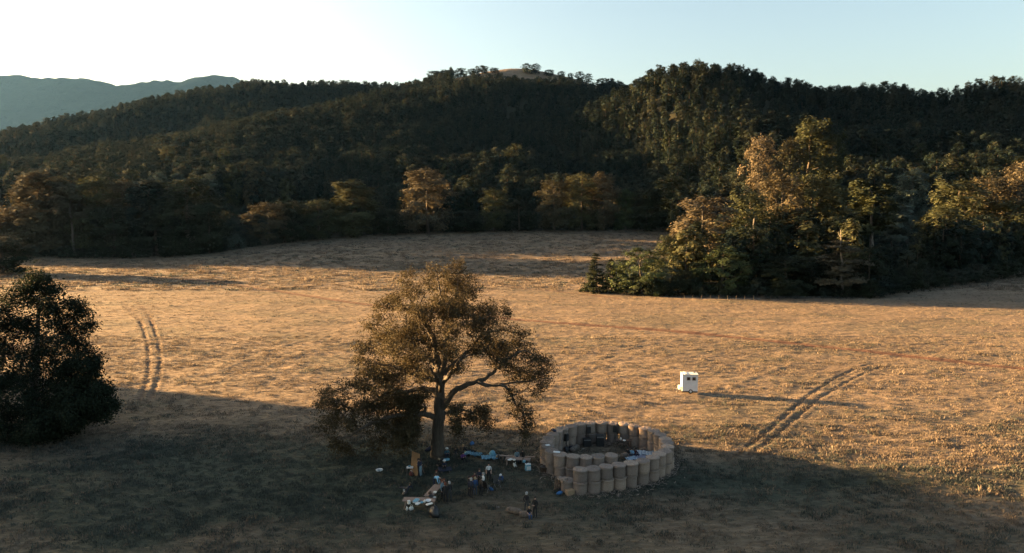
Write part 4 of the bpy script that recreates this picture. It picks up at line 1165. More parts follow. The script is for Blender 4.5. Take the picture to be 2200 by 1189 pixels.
# ------------------------------------------------------------------ small builder for man-made things
class MB:
    def __init__(self): self.V = []; self.F = []
    def add(self, V, F):
        o = len(self.V); self.V += [tuple(v) for v in V]; self.F += [tuple(i + o for i in f) for f in F]; return self
    def box(self, c, s, rz=0.0, rx=0.0, ry=0.0, taper=1.0, bev=0.0):
        sx, sy, sz = s[0] / 2, s[1] / 2, s[2] / 2
        V = []
        b = min(bev, sx * 0.6, sy * 0.6)
        if b > 0:
            ring = [(-sx + b, -sy), (sx - b, -sy), (sx, -sy + b), (sx, sy - b), (sx - b, sy), (-sx + b, sy), (-sx, sy - b), (-sx, -sy + b)]
            V = [(x, y, -sz) for x, y in ring] + [(x * taper, y * taper, sz) for x, y in ring]
            F = [tuple(range(7, -1, -1)), tuple(range(8, 16))] + [(i, (i + 1) % 8, 8 + (i + 1) % 8, 8 + i) for i in range(8)]
        else:
            for z in (-1, 1):
                k = taper if z > 0 else 1.0
                V += [(-sx * k, -sy * k, z * sz), (sx * k, -sy * k, z * sz), (sx * k, sy * k, z * sz), (-sx * k, sy * k, z * sz)]
            F = [(3, 2, 1, 0), (4, 5, 6, 7), (0, 1, 5, 4), (1, 2, 6, 5), (2, 3, 7, 6), (3, 0, 4, 7)]
        M = Matrix.Translation(c) @ Matrix.Rotation(rz, 4, 'Z') @ Matrix.Rotation(ry, 4, 'Y') @ Matrix.Rotation(rx, 4, 'X')
        return self.add([M @ Vector(v) for v in V], F)
    def bar(self, a, b, r, n=6, r2=None):
        P = np.array([a, b], float); V, F = tube_chain(P, [r, r if r2 is None else r2], n)
        F = [tuple(f) for f in F] + [tuple(range(n - 1, -1, -1)), tuple(range(n, 2 * n))]
        return self.add(V, F)
    def lathe(self, prof, c=(0, 0, 0), n=16, axis='Z', cap=True):
        V = []; F = []
        for r, z in prof:
            for k in range(n):
                a = 2 * math.pi * k / n; x, y = r * math.cos(a), r * math.sin(a)
                V.append({'Z': (x, y, z), 'Y': (x, z, y), 'X': (z, x, y)}[axis])
        m = len(prof)
        for j in range(m - 1):
            for k in range(n): F.append((j * n + k, j * n + (k + 1) % n, (j + 1) * n + (k + 1) % n, (j + 1) * n + k))
        if cap: F += [tuple(range(n - 1, -1, -1)), tuple(range((m - 1) * n, m * n))]
        return self.add([(x + c[0], y + c[1], z + c[2]) for x, y, z in V], F)
    def ring(self, c, R, r, n=20, m=6, axis='Y'):
        V = []; F = []
        for i in range(n):
            a = 2 * math.pi * i / n
            for j in range(m):
                b = 2 * math.pi * j / m; q = R + r * math.cos(b); h = r * math.sin(b)
                x, y = q * math.cos(a), q * math.sin(a)
                V.append((x, h, y) if axis == 'Y' else (x, y, h))
        for i in range(n):
            for j in range(m): F.append((i * m + j, ((i + 1) % n) * m + j, ((i + 1) % n) * m + (j + 1) % m, i * m + (j + 1) % m))
        return self.add([(x + c[0], y + c[1], z + c[2]) for x, y, z in V], F)
    def done(self, name, mat, parent=None, smooth=False):
        me = bpy.data.meshes.new(name); me.from_pydata(self.V, [], self.F); me.materials.append(mat)
        bm = bmesh.new(); bm.from_mesh(me); bmesh.ops.recalc_face_normals(bm, faces=bm.faces); bm.to_mesh(me); bm.free()
        if smooth: me.polygons.foreach_set('use_smooth', np.ones(len(me.polygons), bool))
        return link(name, me, parent)

def thing(name, label, cat, loc, rz=0.0, group=None):
    o = bpy.data.objects.new(name, None); COL.objects.link(o); o.empty_display_size = 0.3
    o.location = loc; o.rotation_euler = (0, 0, rz)
    return tag(o, label, cat, group)

def gz(p, lift=0.0):
    """set a ground point onto the rough field surface"""
    z = float(sample_grid(Z2, np.array([p[0]]), np.array([p[1]]))[0])
    return (float(p[0]), float(p[1]), z + lift)

WHITE = paint('white_paint', (0.60, 0.61, 0.62), 0.45, 0.06, 2.0)
OFFWHITE = paint('off_white_plastic', (0.60, 0.60, 0.57), 0.5, 0.08, 4.0)
BLACK = paint('black_plastic', (0.012, 0.012, 0.013), 0.5, 0.3, 8.0)
RUBBER = paint('rubber', (0.014, 0.014, 0.014), 0.9, 0.3, 8.0)
STEEL = paint('grey_steel', (0.25, 0.25, 0.25), 0.4, 0.2, 5.0, metallic=0.7)
GLASS_DARK = paint('dark_window', (0.02, 0.022, 0.025), 0.12, 0.2, 2.0)
WOOD = paint('weathered_wood', (0.20, 0.135, 0.095), 0.85, 0.35, 9.0, 0.3)
PALEWOOD = paint('raw_plywood', (0.19, 0.11, 0.05), 0.8, 0.18, 3.0, 0.1)
DARKWOOD = paint('dark_wood', (0.060, 0.038, 0.026), 0.8, 0.35, 8.0, 0.3)
PINKWOOD = paint('planed_boards', (0.20, 0.145, 0.118), 0.8, 0.22, 6.0, 0.2)
CYAN = paint('pale_blue_cloth', (0.12, 0.29, 0.38), 0.85, 0.35, 7.0, 0.4)
BLUE = paint('blue_cloth', (0.022, 0.09, 0.22), 0.85, 0.3, 7.0, 0.4)
NAVY = paint('navy_cloth', (0.014, 0.02, 0.04), 0.9, 0.3, 7.0, 0.4)
PURPLE = paint('purple_cloth', (0.085, 0.03, 0.13), 0.9, 0.3, 7.0, 0.4)
REDDISH = paint('dark_red_cloth', (0.10, 0.028, 0.022), 0.9, 0.3, 7.0, 0.4)
CARD = paint('cardboard', (0.26, 0.18, 0.11), 0.85, 0.2, 6.0)

def straw_bale_material(name, side):
    m, nt, b = newmat(name)
    tc = nt.nodes.new('ShaderNodeTexCoord'); oi = nt.nodes.new('ShaderNodeObjectInfo')
    n = noise(nt, tc.outputs['Object'], 9.0, 6, 0.7, (1.0, 1.0, 4.5) if side else (1, 1, 1))
    r = ramp(nt, [(0.25, (0.125, 0.100, 0.088)), (0.5, (0.235, 0.192, 0.168)), (0.75, (0.335, 0.28, 0.246))])
    nt.links.new(n.outputs['Fac'], r.inputs[0])
    v = ramp(nt, [(0.0, (0.68, 0.68, 0.68)), (0.5, (0.95, 0.92, 0.88)), (1.0, (1.18, 1.12, 1.02))]); nt.links.new(oi.outputs['Random'], v.inputs[0])
    nt.links.new(mixc(nt, 1.0, r.outputs[0], v.outputs[0], 'MULTIPLY'), b.inputs['Base Color'])
    b.inputs['Roughness'].default_value = 0.9; b.inputs['Specular IOR Level'].default_value = 0.15
    bp = nt.nodes.new('ShaderNodeBump'); bp.inputs['Strength'].default_value = 0.8; bp.inputs['Distance'].default_value = 0.05
    nt.links.new(n.outputs['Fac'], bp.inputs['Height']); nt.links.new(bp.outputs[0], b.inputs['Normal'])
    return m
M_BALE = straw_bale_material('net_wrapped_straw', True)
M_BALE_END = straw_bale_material('rolled_straw_end', False)

# ------------------------------------------------------------------ the ring of round bales
BALE_H = 1.04
def bale_meshes(seed):
    R = np.random.default_rng(seed)
    n = 26
    prof = [(0.555, 0.0), (0.590, 0.05), (0.600, 0.22), (0.604, 0.46), (0.600, 0.70), (0.594, 0.86), (0.628, 0.93), (0.640, 0.99), (0.612, BALE_H)]
    ph = R.uniform(0, 6.28, 4)
    V = []
    for j, (r, z) in enumerate(prof):
        for k in range(n):
            a = 2 * math.pi * k / n
            rr = r * (1 + 0.028 * math.sin(2 * a + ph[0]) + 0.014 * math.sin(5 * a + ph[1] + z * 2) + 0.02 * math.sin(a + ph[3] + 2.5 * z)) + R.normal(0, 0.008)
            V.append((rr * math.cos(a), rr * math.sin(a), z + (0.02 * math.sin(3 * a + ph[2]) if j >= 6 else 0)))
    F = [(j * n + k, j * n + (k + 1) % n, (j + 1) * n + (k + 1) % n, (j + 1) * n + k) for j in range(len(prof) - 1) for k in range(n)]
    side = mesh_np('wrapped_side', V, F, [M_BALE], smooth=True)
    V2 = []; F2 = []
    rings = [0.612, 0.53, 0.46, 0.39, 0.32, 0.24, 0.16, 0.08]
    for j, r in enumerate(rings):
        for k in range(n):
            a = 2 * math.pi * k / n
            z = BALE_H + 0.012 + (0.035 if j else 0.0) * (1 if j % 2 == 0 else 0.35) + 0.03 * (1 - r / 0.6) + R.normal(0, 0.008) + 0.02 * math.sin(3 * a + ph[2])
            V2.append((r * math.cos(a + j * 0.2), r * math.sin(a + j * 0.2), z))
    V2.append((0, 0, BALE_H + 0.02))
    F2 = [(j * n + k, j * n + (k + 1) % n, (j + 1) * n + (k + 1) % n, (j + 1) * n + k) for j in range(len(rings) - 1) for k in range(n)]
    m = len(V2) - 1
    me = bpy.data.meshes.new('end_face')
    F2 += [((len(rings) - 1) * n + k, (len(rings) - 1) * n + (k + 1) % n, m) for k in range(n)]
    me.from_pydata(V2, [], F2); me.materials.append(M_BALE_END); me.polygons.foreach_set('use_smooth', np.ones(len(F2), bool))
    return side, me
M_TRAMPLED = paint('trampled_straw', (0.105, 0.083, 0.066), 0.95, 0.4, 9.0, 0.6)
BALES = [bale_meshes(200 + i) for i in range(6)]

def bale(x, y, z, label, group, rot):
    k = int(rng.integers(0, 6))
    t = thing('hay_bale', label, 'hay bale', (x, y, z), rot, group)
    link('wrapped_side', BALES[k][0], t); link('end_face', BALES[k][1], t)
    s = rng.uniform(0.96, 1.04); t.scale = (s, s, rng.uniform(0.975, 1.0))
    t.rotation_euler = (rng.normal(0, 0.016), rng.normal(0, 0.016), rot)
    return t

def zr(X, Y, z=0.0):
    """a point of the enlarged view of the ring, at height z"""
    return at(1130 + 0.1682 * X, 880 + 0.1682 * Y, z)
def bale_ring():
    tops = [(1095, 585), (945, 592), (800, 598), (645, 602), (490, 590), (375, 550), (295, 500), (258, 440), (285, 375), (335, 310), (410, 258), (490, 222), (580, 196), (680, 175),
            (790, 160), (915, 150), (1055, 150), (1190, 160), (1320, 180), (1450, 205), (1565, 240), (1665, 285), (1745, 335), (1790, 390), (1815, 445), (1800, 495), (1740, 545), (1655, 592),
            (1565, 632), (1430, 662), (1295, 688), (1150, 708), (1000, 728), (850, 742), (690, 752)]
    P = smooth_line([zr(a, b, 2 * BALE_H)[:2] for a, b in tops], 8)
    d = np.r_[0, np.cumsum(np.linalg.norm(np.diff(P, axis=0), axis=1))]
    n = int(round(d[-1] / 1.19)); s = np.linspace(0, d[-1], n + 1)
    Q = np.c_[np.interp(s, d, P[:, 0]), np.interp(s, d, P[:, 1])]
    walls = []
    for q in Q:
        px, py = px_of((q[0], q[1], 2 * BALE_H))
        X = (px - 1130) / 0.1682; Y = (py - 880) / 0.1682
        walls.append((q, X, Y))
    m1 = [i for i in range(n + 1) if s[i] <= np.interp(4.4, np.arange(len(tops)), d[::8][:len(tops)])]
    def seg(i):
        t = np.interp(s[i], d[::8][:len(tops)], np.arange(len(tops)))
        return 0 if t <= 4.4 else 1 if t < 11.5 else 2 if t < 20.5 else 3 if t < 27.5 else 4
    segs = [seg(i) for i in range(n + 1)]
    names = ['inner front row', 'left wall', 'back wall', 'right wall', 'outer front row']
    starts = ['from its right end', 'from the front', 'from the left', 'from the back', 'from the right']
    cnt = {}
    for i, (q, X, Y) in enumerate(walls):
        g = segs[i]; cnt[g] = cnt.get(g, -1) + 1
        z0 = gz(q)[2] - 0.03
        for lev, word in ((0, 'bottom'), (1, 'top')):
            j = rng.normal(0, 0.035, 2)
            bale(q[0] + j[0], q[1] + j[1], z0 + lev * (BALE_H + 0.01), '%s round bale in the %s of the ring, %s %s' % (word, names[g], ORD[cnt[g]], starts[g]), 'round hay bales of the ring', rng.uniform(0, 6.28))
    # the single low bale that makes a step
    p = zr(530, 885, BALE_H)
    bale(p[0], p[1], gz(p)[2] - 0.03, 'single low round bale at the left end of the outer front row, a step', 'round hay bales of the ring', 0.4)
    return Q
RING = bale_ring()

def straw_litter():
    R = np.random.default_rng(44); V = []; F = []
    for i in range(5200):
        q = RING[R.integers(0, len(RING))]; a = R.uniform(0, 6.28); d = 0.55 + R.exponential(0.42)
        x, y = q[0] + d * math.cos(a), q[1] + d * math.sin(a)
        z = float(sample_grid(Z2, np.array([x]), np.array([y]))[0]) + 0.05 + R.uniform(0, 0.08)
        b = R.uniform(0, 6.28); L = R.uniform(0.12, 0.34); w = R.uniform(0.012, 0.03); t = R.normal(0, 0.25)
        u = np.array([math.cos(b), math.sin(b), t]) * L / 2; s_ = np.array([-math.sin(b), math.cos(b), 0.3]) * w; c = np.array([x, y, z])
        V += [c - u - s_, c + u - s_, c + u + s_, c - u + s_]; F.append((4 * i, 4 * i + 1, 4 * i + 2, 4 * i + 3))
    tag(link('straw_litter', mesh_np('straw_litter', V, F, [M_BALE_END])), kind='stuff')
straw_litter()

def loose_straw(label, p, w, d, h, seed):
    R = np.random.default_rng(seed); m = MB()
    for i in range(7):
        a = R.uniform(0, 6.28); q = R.uniform(0, 0.35)
        m.box((q * w * math.cos(a), q * d * math.sin(a), h * R.uniform(0.3, 0.5)), (w * R.uniform(0.4, 0.7), d * R.uniform(0.4, 0.7), h * R.uniform(0.6, 1.0)), R.uniform(0, 3), R.normal(0, 0.15), R.normal(0, 0.15), 0.7, 0.08)
    o = m.done('straw_heap', M_BALE_END); o.location = gz(p); tag(o, label, 'straw'); return o

# upright pallet leaning on the step bale
def pallet(p, rz, label):
    t = thing('pallet', label, 'pallet', gz(p), rz)
    for k in range(5): MB().box((-0.34 + 0.17 * k, 0, 0.55), (0.10, 0.022, 1.1), 0, 0.12).done('slat', WOOD, t)
    for k in range(3): MB().box((0, 0.05 - 0.05 * k + 0.035, 0.12 + 0.42 * k), (0.80, 0.05, 0.09), 0, 0.12).done('rail', WOOD, t)
pallet(zr(415, 1020), 0.5, 'weathered wooden pallet stood upright against the low step bale')
loose_straw('pulled apart straw lying on top of the low step bale', zr(470, 900, BALE_H), 0.9, 0.6, 0.25, 5).location.z = BALE_H + 0.02
def crate(name, p, s, mat, label, cat, rz=0.3, slats=4):
    t = thing(name, label, cat, gz(p), rz)
    w, d, h = s
    for k in range(slats):
        z = h * (k + 0.5) / slats
        MB().box((0, -d / 2, z), (w, 0.02, h / slats * 0.8)).done('slat', mat, t); MB().box((0, d / 2, z), (w, 0.02, h / slats * 0.8)).done('slat', mat, t)
    MB().box((-w / 2, 0, h / 2), (0.02, d - 0.03, h)).done('end_board', mat, t); MB().box((w / 2, 0, h / 2), (0.02, d - 0.03, h)).done('end_board', mat, t)
    MB().box((0, 0, h * 0.97), (w * 0.96, d * 0.92, 0.03)).done('lid', mat, t)
    return t
crate('wooden_crate', zr(560, 1085), (0.66, 0.45, 0.42), CARD, 'pale wooden crate on the grass in front of the step bale', 'crate', 0.5)

def soft_bag(name, p, s, mat, label, cat, seed, lift=0.0, handle=None, group=None):
    R = np.random.default_rng(seed)
    t = thing(name, label, cat, (p[0], p[1], lift) if lift else gz(p), R.uniform(0, 6.28), group)
    m = MB(); n = 12; prof = [(0.30, 0), (0.46, 0.06), (0.50, 0.3), (0.47, 0.6), (0.36, 0.85), (0.18, 0.98), (0.03, 1.0)]
    m.lathe(prof, n=n); V = []
    ph = R.uniform(0, 6.28, 4); sh = R.normal(0, 0.16, 2)
    for x, y, z in m.V:
        a = math.atan2(y, x)
        k = 1 + 0.16 * math.sin(2 * a + ph[0]) + 0.11 * math.sin(3 * a + ph[1] + 3 * z) + 0.07 * math.sin(5 * a + ph[2] - 5 * z) + R.normal(0, 0.05)
        V.append(((x * k + sh[0] * z) * s[0], (y * k + sh[1] * z) * s[1], max(0, z * (0.88 + 0.14 * math.sin(a + ph[3]))) * s[2]))
    m.V = V; m.done('bag_body', mat, t, True)
    if handle:
        h = MB(); h.ring((0, 0, s[2] * 0.98), s[0] * 0.22, 0.018, 12, 5); h.done('handle', handle, t, True)
    return t
soft_bag('bag', zr(425, 1085), (0.55, 0.42, 0.32), BLUE, 'dark blue bag on the grass left of the pale wooden crate', 'bag', 3, handle=NAVY)

# things laid on the bales
def top_z(): return 2 * BALE_H + 0.10
def sheet(name, p, w, d, mat, label, cat, z, rz, seed, bump=0.03, n=8):
    R = np.random.default_rng(seed); V = []; F = []
    for i in range(n + 1):
        for j in range(n + 1):
            V.append(((i / n - 0.5) * w + R.normal(0, w * 0.006), (j / n - 0.5) * d + R.normal(0, d * 0.006), bump * (0.6 + R.normal(0, 0.45)) + 0.01))
    F = [(i * (n + 1) + j, (i + 1) * (n + 1) + j, (i + 1) * (n + 1) + j + 1, i * (n + 1) + j + 1) for i in range(n) for j in range(n)]
    m = len(V); V += [(x, y, z_ - 0.015) for x, y, z_ in V]; F += [tuple(k + m for k in f[::-1]) for f in F]
    e = [(0, i) for i in range(n)]
    def ix(i, j): return i * (n + 1) + j
    for i in range(n):
        for a, b in ((ix(i, 0), ix(i + 1, 0)), (ix(i + 1, n), ix(i, n)), (ix(0, i + 1), ix(0, i)), (ix(n, i), ix(n, i + 1))): F.append((b, a, a + m, b + m))
    me = bpy.data.meshes.new(name); me.from_pydata(V, [], F); me.materials.append(mat); me.polygons.foreach_set('use_smooth', np.ones(len(F), bool))
    o = link(name, me); o.location = (p[0], p[1], z); o.rotation_euler = (0, 0, rz); tag(o, label, cat); return o
sheet('paper_sheet', zr(276, 460, 2.15), 0.42, 0.34, WHITE, 'white paper on a top bale of the left wall', 'paper', top_z(), 0.3, 1, 0.015, 4)
sheet('paper_sheet', zr(392, 548, 2.15), 0.62, 0.40, WHITE, 'larger white sheet on the bale at the front corner of the left wall', 'paper', top_z(), -0.2, 2, 0.015, 4)
soft_bag('jacket', zr(355, 280, 2.15), (0.62, 0.45, 0.22), NAVY, 'dark jacket dropped on a top bale of the left wall', 'jacket', 9, top_z())

# inside the ring
def pa_speaker(p, h, label_s, label_t, rz):
    x, y, z = gz(p)
    t = thing('speaker_stand', label_t, 'speaker stand', (x, y, z), rz)
    MB().bar((0, 0, 0.35), (0, 0, h), 0.022).done('pole', BLACK, t)
    for k in range(3):
        a = k * 2.094; MB().bar((0, 0, 0.75), (0.48 * math.cos(a), 0.48 * math.sin(a), 0.02), 0.018).done('leg', BLACK, t)
    MB().lathe([(0.04, 0.68), (0.05, 0.70), (0.05, 0.82), (0.04, 0.84)], n=8).done('collar', BLACK, t)
    s = thing('loudspeaker', label_s, 'loudspeaker', (x, y, z + h), rz)
    m = MB(); m.box((0, 0, 0.36), (0.42, 0.36, 0.70), taper=0.92, bev=0.04); m.done('cabinet', BLACK, s)
    MB().box((0, -0.175, 0.34), (0.34, 0.016, 0.60)).done('grille', RUBBER, s)
    MB().box((0, 0, 0.715), (0.16, 0.05, 0.02)).done('handle', BLACK, s)
pa_speaker(zr(800, 455), 1.35, 'black loudspeaker on a stand at the left of the back wall of bales', 'black tripod stand under the loudspeaker at the left of the back wall', 0.2)
pa_speaker(zr(1135, 430), 1.25, 'black loudspeaker on a stand at the middle of the back wall, left of the table', 'black tripod stand under the middle loudspeaker by the back wall', -0.3)
pa_speaker(zr(515, 510), 0.95, 'black loudspeaker by the left wall inside the ring', 'low black stand under the loudspeaker by the left wall', 0.9)

def amp(p, s, label, rz=0.1):
    t = thing('amplifier', label, 'amplifier', gz(p), rz); w, d, h = s
    MB().box((0, 0, h / 2 + 0.03), (w, d, h), bev=0.03).done('cabinet', BLACK, t)
    MB().box((0, -d / 2 - 0.006, h * 0.42), (w * 0.88, 0.015, h * 0.62)).done('grille', RUBBER, t)
    MB().box((0, -d / 2 - 0.008, h * 0.88), (w * 0.88, 0.012, h * 0.12)).done('control_panel', STEEL, t)
    for a in (-1, 1):
        for b in (-1, 1): MB().lathe([(0.03, 0), (0.03, 0.035)], (a * w * 0.42, b * d * 0.4, 0), 8).done('foot', RUBBER, t)
amp(zr(780, 465), (0.85, 0.5, 0.80), 'black amplifier box on the ground below the left loudspeaker stand')
amp(zr(945, 460), (0.80, 0.5, 1.15), 'tall black amplifier standing against the back wall of bales', 0.0)

def table(name, p, L, D, h, rz, mat, label, boards=4, legs='post'):
    t = thing(name, label, 'table', gz(p), rz)
    for k in range(boards):
        MB().box((0, (k + 0.5 - boards / 2) * D / boards, h), (L + rng.uniform(-0.05, 0.05), D / boards * 0.93, 0.035)).done('board', mat, t)
    for a in (-1, 1):
        for b in (-1, 1):
            if legs == 'trestle':
                MB().bar((a * L * 0.40 - 0.0, b * D * 0.36, h - 0.02), (a * L * 0.40 + 0.14 * a, b * D * 0.48, 0), 0.032, 4).done('leg', mat, t)
            else:
                MB().box((a * L * 0.45, b * D * 0.40, h / 2), (0.08, 0.08, h - 0.03)).done('leg', mat, t)
        MB().box((a * L * 0.42, 0, h - 0.06), (0.05, D * 0.8, 0.08)).done('crossbar', mat, t)
    return t
table('wooden_table', zr(1250, 480), 1.55, 0.75, 0.75, -0.15, DARKWOOD, 'dark wooden table standing inside the ring of bales')
def on_table(name, p, z, build, label, cat, group=None):
    t = thing(name, label, cat, (p[0], p[1], z), rng.uniform(0, 6.28), group); build(t); return t
def bowl(mat, r=0.16, h=0.10):
    def f(t):
        MB().lathe([(r * 0.45, 0), (r * 0.8, h * 0.45), (r, h), (r * 0.93, h), (r * 0.7, h * 0.5), (0.02, h * 0.25)], n=14, cap=False).done('bowl_body', mat, t, True)
        MB().lathe([(r * 0.42, -0.002), (r * 0.42, 0.012)], n=14).done('foot', mat, t)
    return f
def jug(mat, r=0.09, h=0.26):
    def f(t):
        MB().lathe([(r * 0.8, 0), (r, h * 0.3), (r * 0.95, h * 0.6), (r * 0.6, h * 0.85), (r * 0.7, h)], n=12).done('jug_body', mat, t, True)
        MB().ring((r * 1.0, 0, h * 0.55), h * 0.2, 0.012, 12, 5).done('handle', mat, t, True)
    return f
def boxy(mat, s, lidmat=None):
    def f(t):
        MB().box((0, 0, s[2] / 2), s, bev=0.02).done('box_body', mat, t)
        MB().box((0, 0, s[2] + 0.008), (s[0] * 1.04, s[1] * 1.04, 0.016), bev=0.02).done('lid', lidmat or mat, t)
    return f
on_table('jug', zr(1210, 392, 0.77), 0.775, jug(OFFWHITE), 'white jug on the dark wooden table inside the ring', 'jug')
on_table('bowl', zr(1255, 405, 0.77), 0.775, bowl(OFFWHITE), 'white bowl on the dark wooden table inside the ring', 'bowl')

def wood_rack(p, rz):
    t = thing('wooden_rack', 'dark wooden rack leaning in the back right corner inside the ring', 'rack', gz(p), rz)
    for a in (-0.75, 0.75): MB().box((a, 0.05, 0.85), (0.07, 0.07, 1.7), 0, -0.12).done('post', DARKWOOD, t)
    for k in range(6): MB().box((0, 0.06 - 0.03 * k + 0.10, 0.30 + 0.26 * k), (1.60, 0.03, 0.20), 0, -0.12).done('board', DARKWOOD, t)
wood_rack(zr(1345, 440), -0.5)

def hay_block(name, p, s, rz, label, group=None):
    t = thing(name, label, 'hay block', gz(p), rz, group); w, d, h = s
    R = np.random.default_rng(int(abs(p[0]) * 100))
    m = MB(); nx, ny, nz = 5, 3, 3
    n = 14; segs = 7
    for j in range(segs + 1):
        u = j / segs; e = 1 - 0.28 * abs(2 * u - 1) ** 4
        for k in range(n):
            a = 2 * math.pi * k / n; ca, sa = math.cos(a), math.sin(a)
            q = (abs(ca) ** 3.2 + abs(sa) ** 3.2) ** (-1 / 3.2) * e * (1 + R.normal(0, 0.045))
            m.V.append(((u - 0.5) * w + R.normal(0, 0.012), ca * q * d / 2, max(0.0, h / 2 + sa * q * h / 2)))
    m.F = [(j * n + k, j * n + (k + 1) % n, (j + 1) * n + (k + 1) % n, (j + 1) * n + k) for j in range(segs) for k in range(n)] + [tuple(range(n)), tuple(range(segs * n, segs * n + n))]
    m.done('straw_body', M_TRAMPLED, t, True)
    for x in (-0.25, 0.25): MB().box((x * w, 0, h / 2), (0.02, d * 0.97, h * 0.99)).done('twine', DARKWOOD, t)
    return t
hay_block('straw_block', zr(618, 530), (1.5, 0.5, 0.45), 1.05, 'long straw block used as a bench inside the ring, left side')
hay_block('straw_block', zr(1262, 625), (0.75, 0.55, 0.50), 0.2, 'short straw block seat left of the people on blankets inside the ring')
soft_bag('bag', zr(530, 535), (0.85, 0.6, 0.45), BLACK, 'black bag between the straw bench and the left wall inside the ring', 'bag', 21, handle=RUBBER)
soft_bag('bag', zr(580, 500), (0.6, 0.5, 0.40), NAVY, 'navy bag behind the straw bench inside the ring', 'bag', 22, handle=RUBBER)
crate('wooden_box', zr(1490, 530), (0.55, 0.35, 0.30), WOOD, 'small wooden box behind the striped blanket inside the ring', 'crate', 0.2)

def stripe_cloth(name, p, w, d, rz, label, seed, a=(0.42, 0.48, 0.52), b=(0.03, 0.09, 0.17), n=9, z=None):
    m, nt, bs = newmat(name + '_weave')
    tc = nt.nodes.new('ShaderNodeTexCoord'); wv = nt.nodes.new('ShaderNodeTexWave'); wv.inputs['Scale'].default_value = 2.2; wv.inputs['Distortion'].default_value = 3.5
    nt.links.new(tc.outputs['Object'], wv.inputs['Vector']); r = ramp(nt, [(0.42, a), (0.58, b)]); nt.links.new(wv.outputs['Fac'], r.inputs[0])
    nt.links.new(r.outputs[0], bs.inputs['Base Color']); bs.inputs['Roughness'].default_value = 0.9
    g = gz(p)
    return sheet(name, p, w, d, m, label, 'blanket', g[2] + 0.12 if z is None else z, rz, seed, 0.09, 12)
stripe_cloth('blanket', zr(1520, 575), 1.7, 1.3, -0.2, 'white and blue striped blanket at the right inside the ring', 4)
stripe_cloth('blanket', zr(1345, 645), 1.1, 0.8, 0.3, 'small blue and white blanket by the front gap inside the ring', 5)
stripe_cloth('blanket', zr(1455, 625), 1.2, 0.8, 0.1, 'grey blue blanket in front of the striped one inside the ring', 6, (0.25, 0.27, 0.33), (0.10, 0.10, 0.16))

# black tub and cool bag outside the left wall
def tub(p, r, h, mat, inner, label):
    t = thing('tub', label, 'tub', gz(p))
    MB().lathe([(r * 0.8, 0), (r, h), (r * 1.05, h), (r * 1.05, h - 0.05), (r * 0.94, h - 0.02), (r * 0.78, 0.04), (0.01, 0.04)], n=18, cap=False).done('tub_wall', mat, t, True)
    MB().lathe([(r * 0.93, h * 0.8), (r * 0.5, h * 0.92), (0.02, h * 1.02)], n=14).done('filling', inner, t, True)
tub(at(1170, 1014), 0.52, 0.50, DARKWOOD, BLACK, 'dark round tub on the grass against the left wall of bales')

